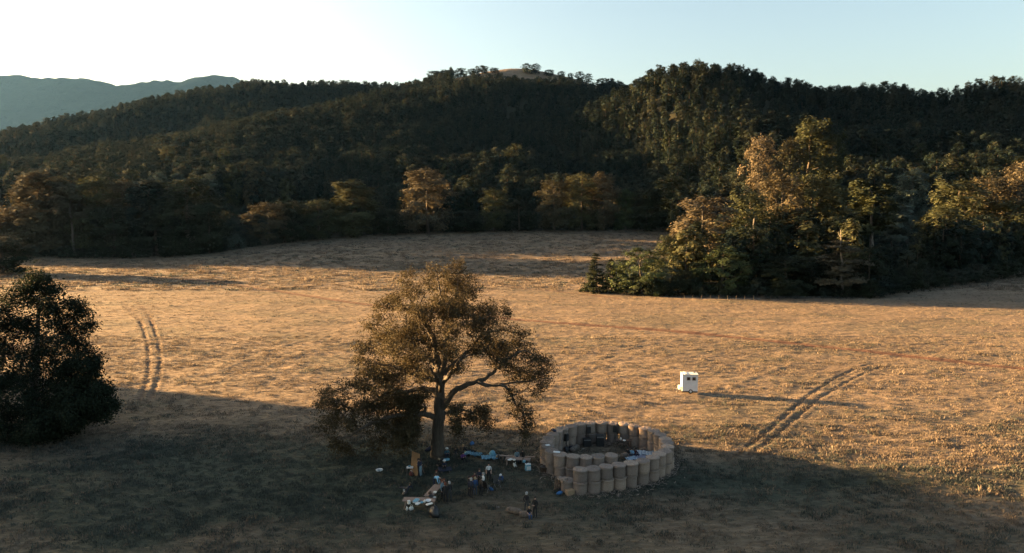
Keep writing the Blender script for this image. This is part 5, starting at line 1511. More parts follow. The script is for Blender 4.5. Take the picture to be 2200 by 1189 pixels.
# ------------------------------------------------------------------ the white trailer
def trailer():
    p = gz(at(1482, 847)); t = thing('box_trailer', 'white box trailer with two small windows standing alone on the sunlit field', 'trailer', p, -0.09)
    W, D, z0, z1 = 2.02, 1.40, 0.33, 2.52
    b = MB()
    b.box((0, D / 2, (z0 + z1) / 2), (W, D, z1 - z0)); b.done('body', WHITE, t)
    MB().box((0, D / 2, z1 + 0.03), (W + 0.10, D + 0.10, 0.06)).done('roof', OFFWHITE, t)
    MB().box((0, -0.012, z1 - 0.10), (W + 0.04, 0.03, 0.10)).done('gutter', OFFWHITE, t)
    MB().box((-W * 0.27, D * 0.5, z1 + 0.085), (0.30, D * 0.9, 0.05)).done('roof_rail', OFFWHITE, t)
    MB().box((W * 0.32, D * 0.75, z1 + 0.11), (0.28, 0.28, 0.10), bev=0.04).done('roof_vent', STEEL, t)
    for x in (-0.20, 0.50):
        f = MB()
        for (c, s) in (((x, -0.020, 2.20), (0.46, 0.04, 0.05)), ((x, -0.020, 1.80), (0.46, 0.04, 0.05)), ((x - 0.205, -0.020, 2.0), (0.05, 0.04, 0.35)), ((x + 0.205, -0.020, 2.0), (0.05, 0.04, 0.35))): f.box(c, s)
        w = f.done('window', STEEL, t)
        MB().box((x, -0.012, 2.0), (0.36, 0.016, 0.35)).done('pane', GLASS_DARK, w)
    MB().box((0, D / 2, z0 - 0.06), (W * 0.96, D * 0.92, 0.16)).done('chassis', BLACK, t)
    for y, s in ((0.06, -1), (D - 0.06, 1)):
        w = MB(); w.ring((0.10, y, 0.30), 0.215, 0.085, 22, 8); w.lathe([(0.12, -0.05), (0.15, 0), (0.12, 0.05)], (0.10, y, 0.30), 14, 'Y')
        ty = w.done('wheel', RUBBER, t, True)
        MB().lathe([(0.15, -0.02), (0.15, 0.02)], (0.10, y + s * 0.055, 0.30), 14, 'Y').done('hub', OFFWHITE, ty)
        g = MB()
        for k in range(9):
            a0 = math.pi * k / 9; a1 = math.pi * (k + 1) / 9
            g.bar((0.10 + 0.35 * math.cos(a0), y, 0.30 + 0.33 * math.sin(a0)), (0.10 + 0.35 * math.cos(a1), y, 0.30 + 0.33 * math.sin(a1)), 0.035, 5)
        g.done('mudguard', BLACK, t)
    MB().bar((-W / 2, D * 0.15, 0.40), (-W / 2 - 0.85, D / 2, 0.40), 0.04, 6).bar((-W / 2, D * 0.85, 0.40), (-W / 2 - 0.85, D / 2, 0.40), 0.04, 6).done('drawbar', STEEL, t)
    MB().lathe([(0.06, 0.34), (0.07, 0.40), (0.04, 0.50)], (-W / 2 - 0.88, D / 2, 0), 8).done('coupling', BLACK, t)
    MB().box((-W / 2 - 0.20, D * 0.5, 0.66), (0.34, 0.9, 0.40), bev=0.03).done('front_locker', WHITE, t)
    j = MB(); j.bar((-W / 2 - 0.55, D * 0.35, 0.1), (-W / 2 - 0.55, D * 0.35, 0.75), 0.025); j.ring((-W / 2 - 0.55, D * 0.35, 0.10), 0.07, 0.03, 12, 6); j.done('jockey_wheel', STEEL, t)
    MB().bar((W * 0.42, 0.10, 0.0), (W * 0.42, 0.10, z0), 0.025).done('prop_stand', STEEL, t)
trailer()

# ------------------------------------------------------------------ under the great tree
def zt(X, Y, z=0.0):
    """a point of the enlarged view of the gathering, at height z"""
    return at(800 + 0.19348 * X, 900 + 0.19348 * Y, z)

def wheel_basin(p):
    t = thing('basin', 'white round basin lying alone on the grass left of the board', 'basin', gz(p, 0.02))
    MB().lathe([(0.20, 0), (0.27, 0.03), (0.30, 0.13), (0.33, 0.13), (0.33, 0.10), (0.285, 0.02)], n=20, cap=False).done('basin_wall', WHITE, t, True)
    MB().lathe([(0.21, 0.01), (0.21, 0.03)], n=20).done('basin_floor', CYAN, t)
wheel_basin(zt(78, 588))

t = thing('plywood_board', 'tall ochre plywood board propped upright near the trunk', 'board', gz(zt(478, 622)), -0.75)
MB().box((0, 0, 1.06), (1.15, 0.03, 2.1), 0, -0.10).done('panel', PALEWOOD, t)
for a in (-0.42, 0.42): MB().bar((a, 0.13, 1.5), (a, 0.75, 0), 0.03, 4).done('prop', WOOD, t)
def small_table(p):
    t = thing('small_table', 'small white topped table left of the plywood board', 'table', gz(p), 0.1)
    MB().box((0, 0, 0.74), (0.62, 0.50, 0.03), bev=0.04).done('tabletop', WHITE, t)
    for a in (-0.25, 0.25):
        for b in (-0.19, 0.19): MB().bar((a, b, 0.73), (a * 1.12, b * 1.12, 0), 0.016, 5).done('leg', STEEL, t)
small_table(zt(418, 625))
on_table('bowl', zt(410, 532, 0.76), gz(zt(418, 625))[2] + 0.757, bowl(CYAN, 0.13, 0.09), 'pale blue bowl on the small white table by the board', 'bowl')
soft_bag('bag', zt(432, 628), (0.40, 0.34, 0.42), REDDISH, 'dark red bag on the grass under the plywood board', 'bag', 31, handle=OFFWHITE)

# the two tables that form an L
TA = gz(zt(520, 1000)); TB = gz(zt(668, 905))
table('trestle_table', zt(522, 985), 2.65, 0.80, 0.76, -0.03, PINKWOOD, 'long trestle table of pale boards laden with dishes, front of the L shape', 5, 'trestle')
table('trestle_table', zt(676, 880), 2.5, 0.75, 0.76, 1.32, PINKWOOD, 'trestle table running away from the laden one, back arm of the L shape', 4, 'trestle')
zz = TA[2] + 0.78
on_table('dish_box', zt(405, 935, 0.76), zz, boxy(OFFWHITE, (0.22, 0.2, 0.24)), 'white tub at the left end of the laden table', 'container')
on_table('serving_box', zt(485, 912, 0.76), zz, boxy(WHITE, (0.62, 0.34, 0.12), CYAN), 'long white and blue box at the back of the laden table', 'container')
on_table('tray', zt(505, 938, 0.76), zz, boxy(OFFWHITE, (0.42, 0.26, 0.05)), 'flat white tray in the middle of the laden table', 'tray')
on_table('bowl', zt(550, 930, 0.76), zz, bowl(CYAN, 0.15, 0.10), 'blue bowl right of the flat tray on the laden table', 'bowl')
on_table('jug', zt(580, 925, 0.76), zz, jug(OFFWHITE, 0.08, 0.24), 'white jug between the blue bowl and the round cake dish on the laden table', 'jug')
on_table('cake_dish', zt(622, 915, 0.76), zz, bowl(WHITE, 0.24, 0.16), 'big round white dish at the corner of the laden table', 'dish')
on_table('folded_cloth', zt(632, 942, 0.76), zz, boxy(OFFWHITE, (0.55, 0.22, 0.05)), 'folded cream cloth at the right front corner of the laden table', 'cloth')
zz = TB[2] + 0.78
on_table('pan', zt(655, 865, 0.76), zz, bowl(BLACK, 0.24, 0.12), 'black round pan on the back arm of the L shaped tables', 'pan')
on_table('pot', zt(640, 830, 0.76), zz, jug(DARKWOOD, 0.15, 0.22), 'dark brown pot further back on the back arm of the L shaped tables', 'pot')
on_table('bread_board', zt(695, 815, 0.76), zz, boxy(OFFWHITE, (0.30, 0.24, 0.06)), 'white board at the far end of the back arm of the L shaped tables', 'board')
on_table('plate', zt(690, 870, 0.76), zz, bowl(OFFWHITE, 0.14, 0.05), 'white plate beside the black pan on the back arm', 'plate')
soft_bag('bin_bag', zt(695, 1078), (0.95, 0.85, 0.80), BLACK, 'big black sack on the grass right of the laden table', 'bag', 33, handle=RUBBER)
soft_bag('carrier_bag', zt(435, 1000), (0.42, 0.36, 0.32), OFFWHITE, 'pale bag under the laden table', 'bag', 34, handle=OFFWHITE)
soft_bag('carrier_bag', zt(382, 1010), (0.22, 0.2, 0.30), OFFWHITE, 'small white bag at the left leg of the laden table', 'bag', 35, handle=OFFWHITE)

# table on the right, with bench and cool bag
table('picnic_table', zt(1618, 535), 2.35, 0.72, 0.76, -0.13, PINKWOOD, 'long wooden table between the great tree and the ring of bales', 4)
zz = gz(zt(1618, 535))[2] + 0.78
on_table('tray', zt(1530, 462, 0.76), zz, boxy(OFFWHITE, (0.45, 0.3, 0.04)), 'white tray at the left end of the table by the ring of bales', 'tray')
on_table('bowl', zt(1575, 470, 0.76), zz, bowl(OFFWHITE, 0.16, 0.1), 'white bowl in the middle of the table by the ring of bales', 'bowl')
on_table('lunch_box', zt(1685, 488, 0.76), zz, boxy(CYAN, (0.28, 0.2, 0.14)), 'pale blue box at the right end of the table by the ring of bales', 'container')
soft_bag('carrier_bag', zt(1588, 540), (0.34, 0.28, 0.42), OFFWHITE, 'white bag under the table by the ring of bales', 'bag', 37, handle=OFFWHITE)
t = thing('cool_bag', 'pale blue and white cool bag on the grass right of the table by the ring', 'cool bag', gz(zt(1728, 583)), 0.35)
MB().box((0, 0, 0.30), (0.55, 0.42, 0.56), taper=0.86, bev=0.06).done('bag_body', CYAN, t)
MB().box((0, -0.215, 0.28), (0.40, 0.02, 0.34), rx=0.06).done('front_pocket', OFFWHITE, t)
MB().box((0, 0, 0.60), (0.50, 0.38, 0.05), bev=0.05).done('lid', OFFWHITE, t)
MB().ring((0, 0, 0.63), 0.16, 0.02, 14, 5).done('handle', NAVY, t, True)
t = thing('plank_bench', 'long low plank bench behind the table by the ring of bales', 'bench', gz(zt(1610, 470)), -0.12)
MB().box((0, 0, 0.42), (3.4, 0.28, 0.06)).done('plank', PINKWOOD, t)
for a in (-1.4, 0, 1.4): MB().box((a, 0, 0.2), (0.10, 0.24, 0.38)).done('support', WOOD, t)

# sheets and bundles near the trunk
stripe_cloth('picnic_blanket', zt(1115, 410), 1.75, 0.9, -0.35, 'flat pale blue patterned picnic cloth right of the person in purple', 11, (0.10, 0.26, 0.36), (0.015, 0.05, 0.10))
stripe_cloth('picnic_blanket', zt(1300, 450), 1.6, 1.0, 0.1, 'rumpled bright blue and white cloth on the grass under the tree', 12, (0.17, 0.37, 0.48), (0.025, 0.10, 0.19))
soft_bag('cloth_bundle', zt(1325, 425), (0.75, 0.5, 0.62), CYAN, 'heaped pale blue cloth at the back of the bright blue cloth', 'cloth', 41)
soft_bag('bag', zt(1395, 455), (0.6, 0.45, 0.5), BLACK, 'black bag right of the bright blue cloth', 'bag', 42, handle=RUBBER)
soft_bag('bag', zt(1110, 285), (0.7, 0.4, 0.35), BLUE, 'dark blue bundle on the grass behind the picnic cloths', 'bag', 43)
soft_bag('bag', zt(628, 365), (0.9, 0.5, 0.42), NAVY, 'dark bundle left of the trunk of the great tree', 'bag', 44)
t = thing('spoked_wheel', 'dark spoked wheel leaning against the trunk of the great tree', 'wheel', gz(zt(830, 395)), 0.2)
MB().ring((0, 0, 0.40), 0.36, 0.03, 26, 6).done('rim', BLACK, t, True)
for k in range(6):
    a = k * math.pi / 3; MB().bar((0, 0, 0.40), (0.35 * math.cos(a), 0, 0.40 + 0.35 * math.sin(a)), 0.008, 4).done('spoke', STEEL, t)
MB().lathe([(0.04, -0.05), (0.04, 0.05)], (0, 0, 0.40), 8, 'Y').done('hub', STEEL, t)
sheet('ground_mat', zt(805, 575), 1.25, 1.1, NAVY, 'dark mat on the grass in front of the trunk', 'mat', gz(zt(805, 575))[2] + 0.12, 0.2, 14, 0.06, 8)
on_table('tray', zt(825, 478), gz(zt(825, 478))[2] + 0.14, boxy(CYAN, (0.5, 0.32, 0.14)), 'pale blue box on the grass between the trunk and the dark mat', 'container')

def camp_chair(p, rz, mat, label):
    t = thing('camp_chair', label, 'chair', gz(p), rz)
    MB().box((0, 0, 0.42), (0.52, 0.48, 0.04)).done('seat', mat, t); MB().box((0, 0.26, 0.72), (0.52, 0.04, 0.60), 0, -0.2).done('backrest', mat, t)
    for a in (-0.25, 0.25):
        MB().bar((a, -0.22, 0.62), (a, 0.24, 0), 0.014).done('leg', STEEL, t); MB().bar((a, 0.24, 0.62), (a, -0.22, 0), 0.014).done('leg', STEEL, t)
        MB().box((a * 1.08, 0.0, 0.63), (0.05, 0.5, 0.025)).done('armrest', mat, t)
camp_chair(zt(1385, 765), 0.6, BLACK, 'black folding chair right of the standing group')
camp_chair(zt(1262, 815), 2.6, BLACK, 'black folding chair at the right edge of the standing group')
soft_bag('bag', zt(1327, 800), (0.36, 0.32, 0.32), BLUE, 'bright blue bag on the grass between the two folding chairs', 'bag', 51, handle=NAVY)
hay_block('straw_block', zt(1575, 1050), (1.30, 0.50, 0.42), -0.45, 'long straw block on the grass left of the seated child')
hay_block('straw_block', zt(1690, 1085), (0.80, 0.55, 0.45), -0.10, 'straw block the child leans on, nearest the lower edge')
soft_bag('bag', zt(352, 838), (0.42, 0.34, 0.40), BLACK, 'black and white bag by the reclining person', 'bag', 61, handle=OFFWHITE)
loose_straw('handful of pale straw dropped on the grass left of the long straw block', zt(1385, 985), 0.45, 0.3, 0.10, 66)

# stakes by the left tree, wire fence before the right wood
for i, (px, py) in enumerate([(55, 948), (100, 925), (138, 908)]):
    p = gz(at(px, py)); o = MB().bar((0, 0, -0.2), (rng.normal(0, 0.05), 0, 1.25), 0.045, 6, 0.035).done('stake', M_PALEBARK)
    o.location = p; tag(o, '%s pale stake in the shade under the dark tree at the left edge' % ('leftmost', 'middle', 'rightmost')[i], 'stake', 'stakes under the left tree')
def wire_fence():
    ends = [gpoint(px, 645 + (px - 1560) * 0.008) for px in np.linspace(1470, 1860, 22)]
    b = gz(ends[0]); t = thing('wire_fence', 'thin wire fence on pale posts along the foot of the right wood', 'fence', b)
    for e in ends:
        q = gz(e); MB().bar((q[0] - b[0], q[1] - b[1], q[2] - b[2] - 0.2), (q[0] - b[0] + rng.normal(0, 0.03), q[1] - b[1], q[2] - b[2] + 1.25), 0.035, 5).done('post', DARKWOOD, t)
    for h in (0.45, 0.8, 1.1):
        m = MB()
        for e0, e1 in zip(ends[:-1], ends[1:]):
            a = gz(e0); c = gz(e1); m.bar((a[0] - b[0], a[1] - b[1] - 0.06, a[2] - b[2] + h), (c[0] - b[0], c[1] - b[1] - 0.06, c[2] - b[2] + h), 0.006, 3)
        m.done('wire', STEEL, t)
wire_fence()

# ------------------------------------------------------------------ people
SKIN = paint('skin', (0.36, 0.22, 0.16), 0.6, 0.08, 6.0)
CLOTH = {k: paint(k + '_clothing', c, 0.9, 0.22, 9.0, 0.2) for k, c in {
    'black': (0.010, 0.010, 0.012), 'navy': (0.014, 0.020, 0.040), 'darkgrey': (0.035, 0.036, 0.040), 'white': (0.55, 0.56, 0.56), 'lightblue': (0.24, 0.46, 0.62),
    'blue': (0.022, 0.065, 0.17), 'teal': (0.05, 0.13, 0.17), 'purple': (0.10, 0.035, 0.14), 'darkred': (0.075, 0.024, 0.020), 'denim': (0.035, 0.055, 0.090), 'brown': (0.06, 0.042, 0.03), 'greyblue': (0.16, 0.24, 0.28)}.items()}
HAIR = {k: paint(k + '_hair', c, 0.7, 0.3, 20.0, 0.3) for k, c in {'dark': (0.012, 0.009, 0.007), 'brown': (0.05, 0.03, 0.018), 'grey': (0.27, 0.265, 0.255), 'red': (0.11, 0.026, 0.010), 'blond': (0.30, 0.21, 0.11)}.items()}

def joints(pose, R):
    """joint positions of a 1.75 m figure facing -Y, origin between the feet"""
    J = {}
    if pose in ('stand', 'fold', 'hold', 'talk', 'hips'):
        J.update(pel=(0, 0, 0.94), wst=(0, 0.01, 1.08), chs=(0, 0.0, 1.28), nek=(0, -0.01, 1.47), hd0=(0, -0.02, 1.56), hd1=(0, -0.02, 1.68))
        st = R.uniform(0.09, 0.14); fw = R.uniform(-0.06, 0.06)
        for s, n in ((-1, 'L'), (1, 'R')):
            J['hip' + n] = (s * 0.09, 0, 0.90); J['kne' + n] = (s * (0.09 + st) / 1.6, -0.02 + s * fw, 0.50); J['ank' + n] = (s * st, 0.03 + s * fw, 0.09); J['toe' + n] = (s * st * 1.15, -0.14 + s * fw, 0.035)
            J['sho' + n] = (s * 0.185, 0, 1.40)
            if pose == 'stand': J['elb' + n] = (s * 0.24, 0.03, 1.12); J['wri' + n] = (s * 0.24, -0.05, 0.87)
            elif pose == 'fold': J['elb' + n] = (s * 0.25, -0.02, 1.13); J['wri' + n] = (-s * 0.06, -0.23 - 0.02 * s, 1.18)
            elif pose == 'hips': J['elb' + n] = (s * 0.33, 0.08, 1.16); J['wri' + n] = (s * 0.17, -0.05, 0.99)
            elif pose == 'hold': J['elb' + n] = (s * 0.23, -0.02, 1.12); J['wri' + n] = (s * 0.10, -0.26, 1.12)
            else:
                J['elb' + n] = (s * 0.24, 0.0, 1.12)
                J['wri' + n] = (s * 0.15, -0.25, 1.22) if s > 0 else (s * 0.24, -0.07, 0.88)
    elif pose == 'bend':
        J.update(pel=(0, 0.10, 0.90), wst=(0, 0.02, 1.00), chs=(0, -0.22, 1.06), nek=(0, -0.42, 1.03), hd0=(0, -0.52, 0.99), hd1=(0, -0.63, 0.95))
        for s, n in ((-1, 'L'), (1, 'R')):
            J['hip' + n] = (s * 0.09, 0.10, 0.88); J['kne' + n] = (s * 0.11, 0.0, 0.48); J['ank' + n] = (s * 0.13, 0.05, 0.09); J['toe' + n] = (s * 0.14, -0.12, 0.035)
            J['sho' + n] = (s * 0.18, -0.34, 1.03); J['elb' + n] = (s * 0.20, -0.38, 0.76); J['wri' + n] = (s * 0.13, -0.46, 0.52)
    elif pose == 'sit':      # on a seat 0.45 m high
        J.update(pel=(0, 0.05, 0.52), wst=(0, 0.07, 0.66), chs=(0, 0.05, 0.86), nek=(0, 0.02, 1.05), hd0=(0, 0.0, 1.14), hd1=(0, 0.0, 1.26))
        for s, n in ((-1, 'L'), (1, 'R')):
            J['hip' + n] = (s * 0.09, 0.03, 0.50); J['kne' + n] = (s * 0.13, -0.40, 0.52); J['ank' + n] = (s * 0.13, -0.38, 0.09); J['toe' + n] = (s * 0.15, -0.55, 0.035)
            J['sho' + n] = (s * 0.18, 0.05, 0.98); J['elb' + n] = (s * 0.24, 0.0, 0.72); J['wri' + n] = (s * 0.12, -0.25, 0.62)
    elif pose == 'ground':   # on the grass, knees up
        J.update(pel=(0, 0.10, 0.12), wst=(0, 0.12, 0.26), chs=(0, 0.08, 0.46), nek=(0, 0.02, 0.64), hd0=(0, -0.01, 0.73), hd1=(0, -0.02, 0.85))
        for s, n in ((-1, 'L'), (1, 'R')):
            J['hip' + n] = (s * 0.09, 0.07, 0.12); J['kne' + n] = (s * 0.15, -0.28, 0.42); J['ank' + n] = (s * 0.14, -0.48, 0.09); J['toe' + n] = (s * 0.16, -0.64, 0.035)
            J['sho' + n] = (s * 0.18, 0.08, 0.57); J['elb' + n] = (s * 0.25, -0.05, 0.36); J['wri' + n] = (s * 0.12, -0.28, 0.44)
    elif pose == 'recline':
        J.update(pel=(0, 0.0, 0.13), wst=(0, 0.13, 0.22), chs=(0, 0.29, 0.36), nek=(0, 0.40, 0.52), hd0=(0, 0.43, 0.61), hd1=(0, 0.44, 0.73))
        for s, n in ((-1, 'L'), (1, 'R')):
            J['hip' + n] = (s * 0.09, -0.03, 0.12); J['kne' + n] = (s * 0.11, -0.45, 0.16); J['ank' + n] = (s * 0.11, -0.86, 0.08); J['toe' + n] = (s * 0.14, -0.94, 0.19)
            J['sho' + n] = (s * 0.18, 0.36, 0.46); J['elb' + n] = (s * 0.28, 0.46, 0.24); J['wri' + n] = (s * 0.30, 0.38, 0.05)
    elif pose == 'crouch':
        J.update(pel=(0, 0.16, 0.36), wst=(0, 0.12, 0.50), chs=(0, -0.02, 0.68), nek=(0, -0.14, 0.82), hd0=(0, -0.21, 0.89), hd1=(0, -0.28, 0.98))
        for s, n in ((-1, 'L'), (1, 'R')):
            J['hip' + n] = (s * 0.09, 0.13, 0.36); J['kne' + n] = (s * 0.17, -0.25, 0.46); J['ank' + n] = (s * 0.13, 0.0, 0.09); J['toe' + n] = (s * 0.15, -0.17, 0.035)
            J['sho' + n] = (s * 0.18, -0.06, 0.78); J['elb' + n] = (s * 0.22, -0.26, 0.58); J['wri' + n] = (s * 0.11, -0.42, 0.42)
    return {k: np.array(v, float) for k, v in J.items()}

BONES = [('pel', 'wst', 'b'), ('wst', 'chs', 't'), ('chs', 'nek', 't'), ('nek', 'hd0', 's'), ('hd0', 'hd1', 's')]
for n_ in 'LR':
    BONES += [('pel', 'hip' + n_, 'b'), ('hip' + n_, 'kne' + n_, 'b'), ('kne' + n_, 'ank' + n_, 'b'), ('ank' + n_, 'toe' + n_, 'f'), ('chs', 'sho' + n_, 't'), ('sho' + n_, 'elb' + n_, 't'), ('elb' + n_, 'wri' + n_, 'a'), ('wri' + n_, 'han' + n_, 's')]
RAD = {'pel': (0.145, 0.105), 'wst': (0.130, 0.092), 'chs': (0.155, 0.110), 'nek': (0.060, 0.060), 'hd0': (0.080, 0.090), 'hd1': (0.078, 0.088), 'hip': (0.090, 0.090), 'kne': (0.060, 0.062), 'ank': (0.042, 0.045), 'toe': (0.036, 0.030),
       'sho': (0.064, 0.064), 'elb': (0.046, 0.046), 'wri': (0.030, 0.034), 'han': (0.026, 0.042)}

def person(label, p, face, pose, top, bottom, hair, height=1.72, long_hair=False, skirt=False, sleeves=True, hat=None, seed=0, lift=0.0):
    R = np.random.default_rng(seed + 1000)
    J = joints(pose, R)
    for n in 'LR':
        d = J['wri' + n] - J['elb' + n]; d /= np.linalg.norm(d); J['han' + n] = J['wri' + n] + d * 0.085
    names = list(J); ix = {k: i for i, k in enumerate(names)}
    me = bpy.data.meshes.new('person')
    me.from_pydata([tuple(J[k]) for k in names], [(ix[a], ix[b]) for a, b, _ in BONES], [])
    o = bpy.data.objects.new('person', me); COL.objects.link(o)
    md = o.modifiers.new('skin', 'SKIN'); md.use_smooth_shade = True
    sv = me.skin_vertices[0].data
    for k in names:
        r = RAD[k if k in RAD else k[:3]]
        if skirt and k[:3] in ('hip', 'kne'): r = (r[0] * 1.7, r[1] * 1.6)
        sv[ix[k]].radius = r; sv[ix[k]].use_root = (k == 'pel')
    sd = o.modifiers.new('sub', 'SUBSURF'); sd.levels = 1; sd.render_levels = 1
    dg = bpy.context.evaluated_depsgraph_get()
    body = bpy.data.meshes.new_from_object(o.evaluated_get(dg))
    bpy.data.objects.remove(o); bpy.data.meshes.remove(me)
    nv = len(body.vertices); co = np.zeros(nv * 3, np.float32); body.vertices.foreach_get('co', co); co = co.reshape(-1, 3)
    V = [tuple(c) for c in co]; F = [tuple(q.vertices) for q in body.polygons]; nb = len(F)
    bpy.data.meshes.remove(body)
    # clothing zone of every face from the nearest bone
    cen = np.array([co[list(f)].mean(0) for f in F]); best = np.full(nb, 9.0); zone = np.zeros(nb, int)
    kindx = {'b': 1, 't': 0, 's': 2, 'f': 3, 'a': 0 if sleeves else 2}
    for a, b, kd in BONES:
        A, B = J[a], J[b]; ab = B - A; tt = np.clip(((cen - A) @ ab) / (ab @ ab), 0, 1)
        dd = np.linalg.norm(cen - A - tt[:, None] * ab, axis=1) / (0.7 + 0.3 * RAD[a if a in RAD else a[:3]][0] / 0.1)
        w = dd < best; best[w] = dd[w]; zone[w] = kindx[kd]
    mats = list(zone)
    # five fingers on each hand, curled
    for n, s in (('L', -1), ('R', 1)):
        h = J['han' + n]; d = h - J['wri' + n]; d /= np.linalg.norm(d)
        side = np.cross(d, (0, 0, 1.0)); side = side / max(np.linalg.norm(side), 1e-6) if np.linalg.norm(side) > 0.2 else np.array([0, -1.0, 0])
        nrm = np.cross(side, d)
        for q, L in zip((-0.030, -0.010, 0.010, 0.030), (0.070, 0.082, 0.078, 0.060)):
            a0 = h + side * q; a1 = a0 + d * L * 0.5 + nrm * 0.006; a2 = a1 + d * L * 0.4 + nrm * 0.028
            tv, tf = tube_chain([a0, a1, a2], [0.010, 0.009, 0.007], 5)
            F += [tuple(int(i) + len(V) for i in f) for f in tf] + [tuple(len(V) + 10 + i for i in range(5))]; V += [tuple(v) for v in tv]; mats += [2] * (len(tf) + 1)
        a0 = J['wri' + n] + d * 0.035 + side * 0.030; a1 = a0 + side * 0.028 + d * 0.025; a2 = a1 + d * 0.032 + nrm * 0.012
        tv, tf = tube_chain([a0, a1, a2], [0.012, 0.010, 0.008], 5)
        F += [tuple(int(i) + len(V) for i in f) for f in tf] + [tuple(len(V) + 10 + i for i in range(5))]; V += [tuple(v) for v in tv]; mats += [2] * (len(tf) + 1)
    bm_ = bpy.data.meshes.new('person'); bm_.from_pydata(V, [], F)
    for m in (CLOTH[top], CLOTH[bottom], SKIN, CLOTH['black']): bm_.materials.append(m)
    bm_.polygons.foreach_set('material_index', np.array(mats, np.int32)); bm_.polygons.foreach_set('use_smooth', np.ones(len(F), bool))
    root = link('person', bm_); s = height / 1.77
    g = gz(p); root.location = (g[0], g[1], g[2] + lift); root.scale = (s, s, s); root.rotation_euler = (0, 0, face)
    tag(root, label, 'person')
    # head details: the head's own axes
    up = J['hd1'] - J['nek']; up /= np.linalg.norm(up); fwd = np.array([0, -1.0, 0]); fwd = fwd - up * (fwd @ up)
    if np.linalg.norm(fwd) < 0.2: fwd = np.array([0, 0, -1.0])
    fwd /= np.linalg.norm(fwd); sd_ = np.cross(fwd, up)
    c = (J['hd0'] + J['hd1']) / 2
    Mx = Matrix(((sd_[0], -fwd[0], up[0], c[0]), (sd_[1], -fwd[1], up[1], c[1]), (sd_[2], -fwd[2], up[2], c[2]), (0, 0, 0, 1)))
    def head_part(name, mb, mat):
        mb.V = [tuple(Mx @ Vector(v)) for v in mb.V]; return mb.done(name, mat, root, True)
    h = MB(); n = 12
    for (r, z, y) in ((0.098, -0.02, 0.030), (0.112, 0.05, 0.020), (0.106, 0.10, 0.012), (0.075, 0.142, 0.006), (0.02, 0.158, 0.004)):
        for k in range(n):
            a = 2 * math.pi * k / n; fy = -math.sin(a)
            zz_ = z + (0.075 if (fy > 0.35 and z < 0.03) else 0) - (0.16 if (long_hair and fy < 0.2 and z < 0.0) else 0.05 if (fy < 0 and z < 0) else 0)
            h.V.append((r * math.cos(a), y + r * 1.08 * math.sin(a), zz_))
    for j in range(4):
        for k in range(n): h.F.append((j * n + k, j * n + (k + 1) % n, (j + 1) * n + (k + 1) % n, (j + 1) * n + k))
    h.F.append(tuple(range(4 * n, 5 * n)))
    head_part('hair', h, HAIR[hair])
    e = MB()
    for x in (-0.033, 0.033): e.lathe([(0.004, -0.012), (0.011, -0.005), (0.011, 0.005), (0.004, 0.012)], (x, -0.088, 0.012), 6)
    head_part('eyes', e, RUBBER)
    nz = MB(); nz.add([(-0.014, -0.088, -0.028), (0.014, -0.088, -0.028), (0, -0.115, -0.024), (0, -0.090, 0.018)], [(0, 1, 2), (0, 2, 3), (2, 1, 3), (1, 0, 3)]); head_part('nose', nz, SKIN)
    mo = MB(); mo.box((0, -0.090, -0.055), (0.042, 0.008, 0.010)); head_part('mouth', mo, CLOTH['darkred'])
    if hat:
        hm = MB(); hm.lathe([(0.165, 0.085), (0.165, 0.095), (0.112, 0.10), (0.105, 0.16), (0.06, 0.19)], (0, 0.01, 0), 14); head_part('hat', hm, CLOTH[hat])
    return root

P = math.pi
person('person in a white shirt and long dark apron standing behind the group', zt(1292, 700), 0.1, 'stand', 'white', 'black', 'dark', 1.70, skirt=True, sleeves=False, seed=1)
person('person in black at the left side of the standing group, in profile', zt(1070, 862), 1.7, 'fold', 'black', 'black', 'dark', 1.74, seed=2)
person('grey haired person in a navy coat at the front of the standing group', zt(1098, 890), 2.7, 'stand', 'navy', 'black', 'grey', 1.76, seed=3)
person('person in a blue jacket in the middle of the standing group', zt(1142, 862), 3.5, 'talk', 'blue', 'denim', 'blond', 1.62, seed=4)
person('person in dark red with long dark hair at the back of the standing group', zt(1136, 805), 0.3, 'fold', 'darkred', 'black', 'dark', 1.68, long_hair=True, seed=5)
person('person in navy with folded arms at the very back of the standing group', zt(1190, 778), -0.3, 'fold', 'navy', 'black', 'brown', 1.78, seed=6)
person('fair haired person with a white sleeve at the right of the standing group', zt(1232, 815), -1.2, 'talk', 'white', 'black', 'grey', 1.70, seed=7)
person('person in brown black clothes with legs apart in front of the group', zt(1207, 868), 2.2, 'hips', 'brown', 'black', 'dark', 1.66, seed=8)
person('person in light blue bending over, behind the L shaped tables', zt(690, 768), 1.3, 'bend', 'lightblue', 'navy', 'brown', 1.72, seed=9)
person('red haired person sitting on the grass behind the bending one', zt(712, 672), 0.2, 'ground', 'brown', 'darkgrey', 'red', 1.5, seed=10)
person('person in a pale shirt, left of the trio right of the tables', zt(775, 885), 1.2, 'talk', 'greyblue', 'black', 'red', 1.70, seed=11)
person('person in black with pale hands, front of the trio right of the tables', zt(813, 922), 2.9, 'hold', 'black', 'black', 'red', 1.74, seed=12)
person('grey haired person in black, right of the trio by the tables', zt(856, 905), -2.4, 'stand', 'black', 'darkgrey', 'grey', 1.74, seed=13)
person('red haired child peeping between the trio by the tables', zt(798, 842), 0.5, 'stand', 'darkred', 'denim', 'red', 1.45, seed=14)
person('person in navy standing right beside the plywood board, turned to it', zt(512, 640), 1.6, 'hold', 'navy', 'black', 'dark', 1.70, seed=15)
person('person in dark blue with bare legs right of the plywood board', zt(538, 640), -1.9, 'hold', 'navy', 'greyblue', 'dark', 1.68, seed=16)
person('person in a teal shirt and white hat sitting by the spoked wheel', zt(828, 425), 0.2, 'ground', 'teal', 'navy', 'brown', 1.70, hat='white', seed=17)
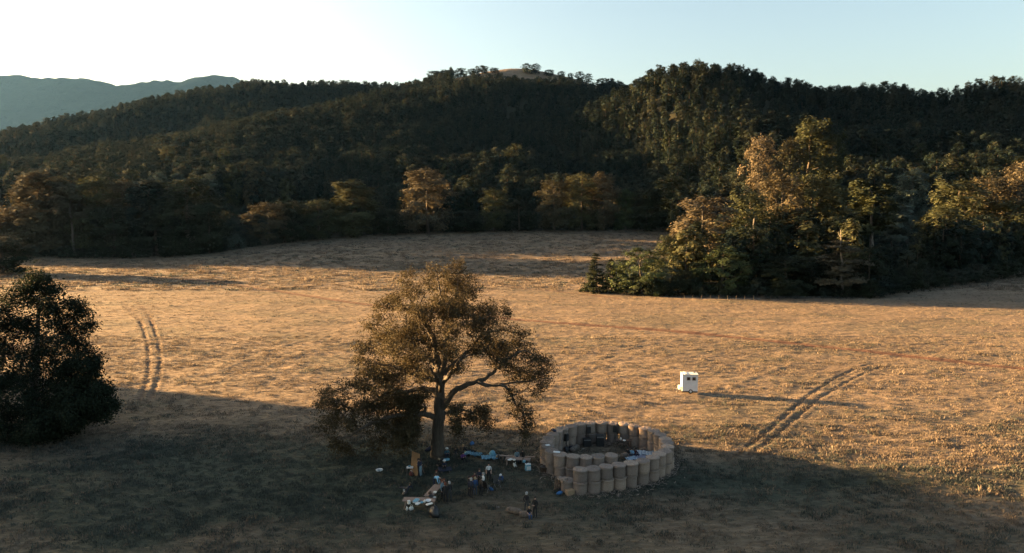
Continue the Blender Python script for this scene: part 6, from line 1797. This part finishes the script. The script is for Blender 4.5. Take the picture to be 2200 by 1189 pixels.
person('small person in black and white standing right of the trunk', zt(925, 445), 0.2, 'stand', 'black', 'darkgrey', 'dark', 1.12, seed=18)
person('person in purple sitting on the grass left of the flat picnic cloth', zt(1008, 470), 0.5, 'ground', 'purple', 'black', 'dark', 1.72, long_hair=True, seed=19)
person('person in black lying half up on the flat picnic cloth', zt(1058, 372), 1.5, 'recline', 'black', 'black', 'blond', 1.68, seed=20)
person('person in dark clothes sitting on the dark mat before the trunk', zt(800, 560), 0.1, 'ground', 'navy', 'black', 'grey', 1.7, hat='white', seed=21)
person('person in black crouching at the left of the dark mat', zt(762, 540), -0.8, 'crouch', 'black', 'black', 'blond', 1.6, seed=22)
person('person in pale blue at the bench behind the table by the ring', zt(1606, 485), 0.1, 'sit', 'greyblue', 'denim', 'dark', 1.66, long_hair=True, seed=23)
person('person in black on the right of the bench behind the table by the ring', zt(1668, 490), -0.2, 'sit', 'black', 'black', 'dark', 1.68, seed=24)
person('grey haired person in black standing behind the straw blocks', zt(1712, 1040), 2.6, 'stand', 'black', 'darkgrey', 'grey', 1.74, seed=25)
person('person in black looking down, standing right of the seated child', zt(1808, 1095), -0.6, 'hold', 'black', 'black', 'dark', 1.76, seed=26)
person('child in blue trousers and black vest sitting before the straw block', zt(1742, 1098), 0.3, 'sit', 'black', 'blue', 'blond', 1.30, sleeves=False, seed=27, lift=-0.05)
person('person in navy half lying on the grass left of the tables', zt(380, 790), -2.2, 'recline', 'navy', 'darkgrey', 'brown', 1.72, seed=28)
person('child in blue with a pale hat crouching right of the folding chairs', zt(1440, 720), -0.7, 'crouch', 'blue', 'denim', 'blond', 1.35, hat='white', seed=29)
person('person in a white and blue top sitting on the blankets inside the ring', zr(1350, 600), -0.4, 'ground', 'lightblue', 'denim', 'dark', 1.70, seed=30)
person('person in black left on the blankets inside the ring', zr(1298, 605), -0.9, 'ground', 'black', 'black', 'dark', 1.72, seed=31)
person('person in dark red right on the blankets inside the ring', zr(1400, 600), 0.4, 'ground', 'darkred', 'navy', 'dark', 1.70, long_hair=True, seed=32)
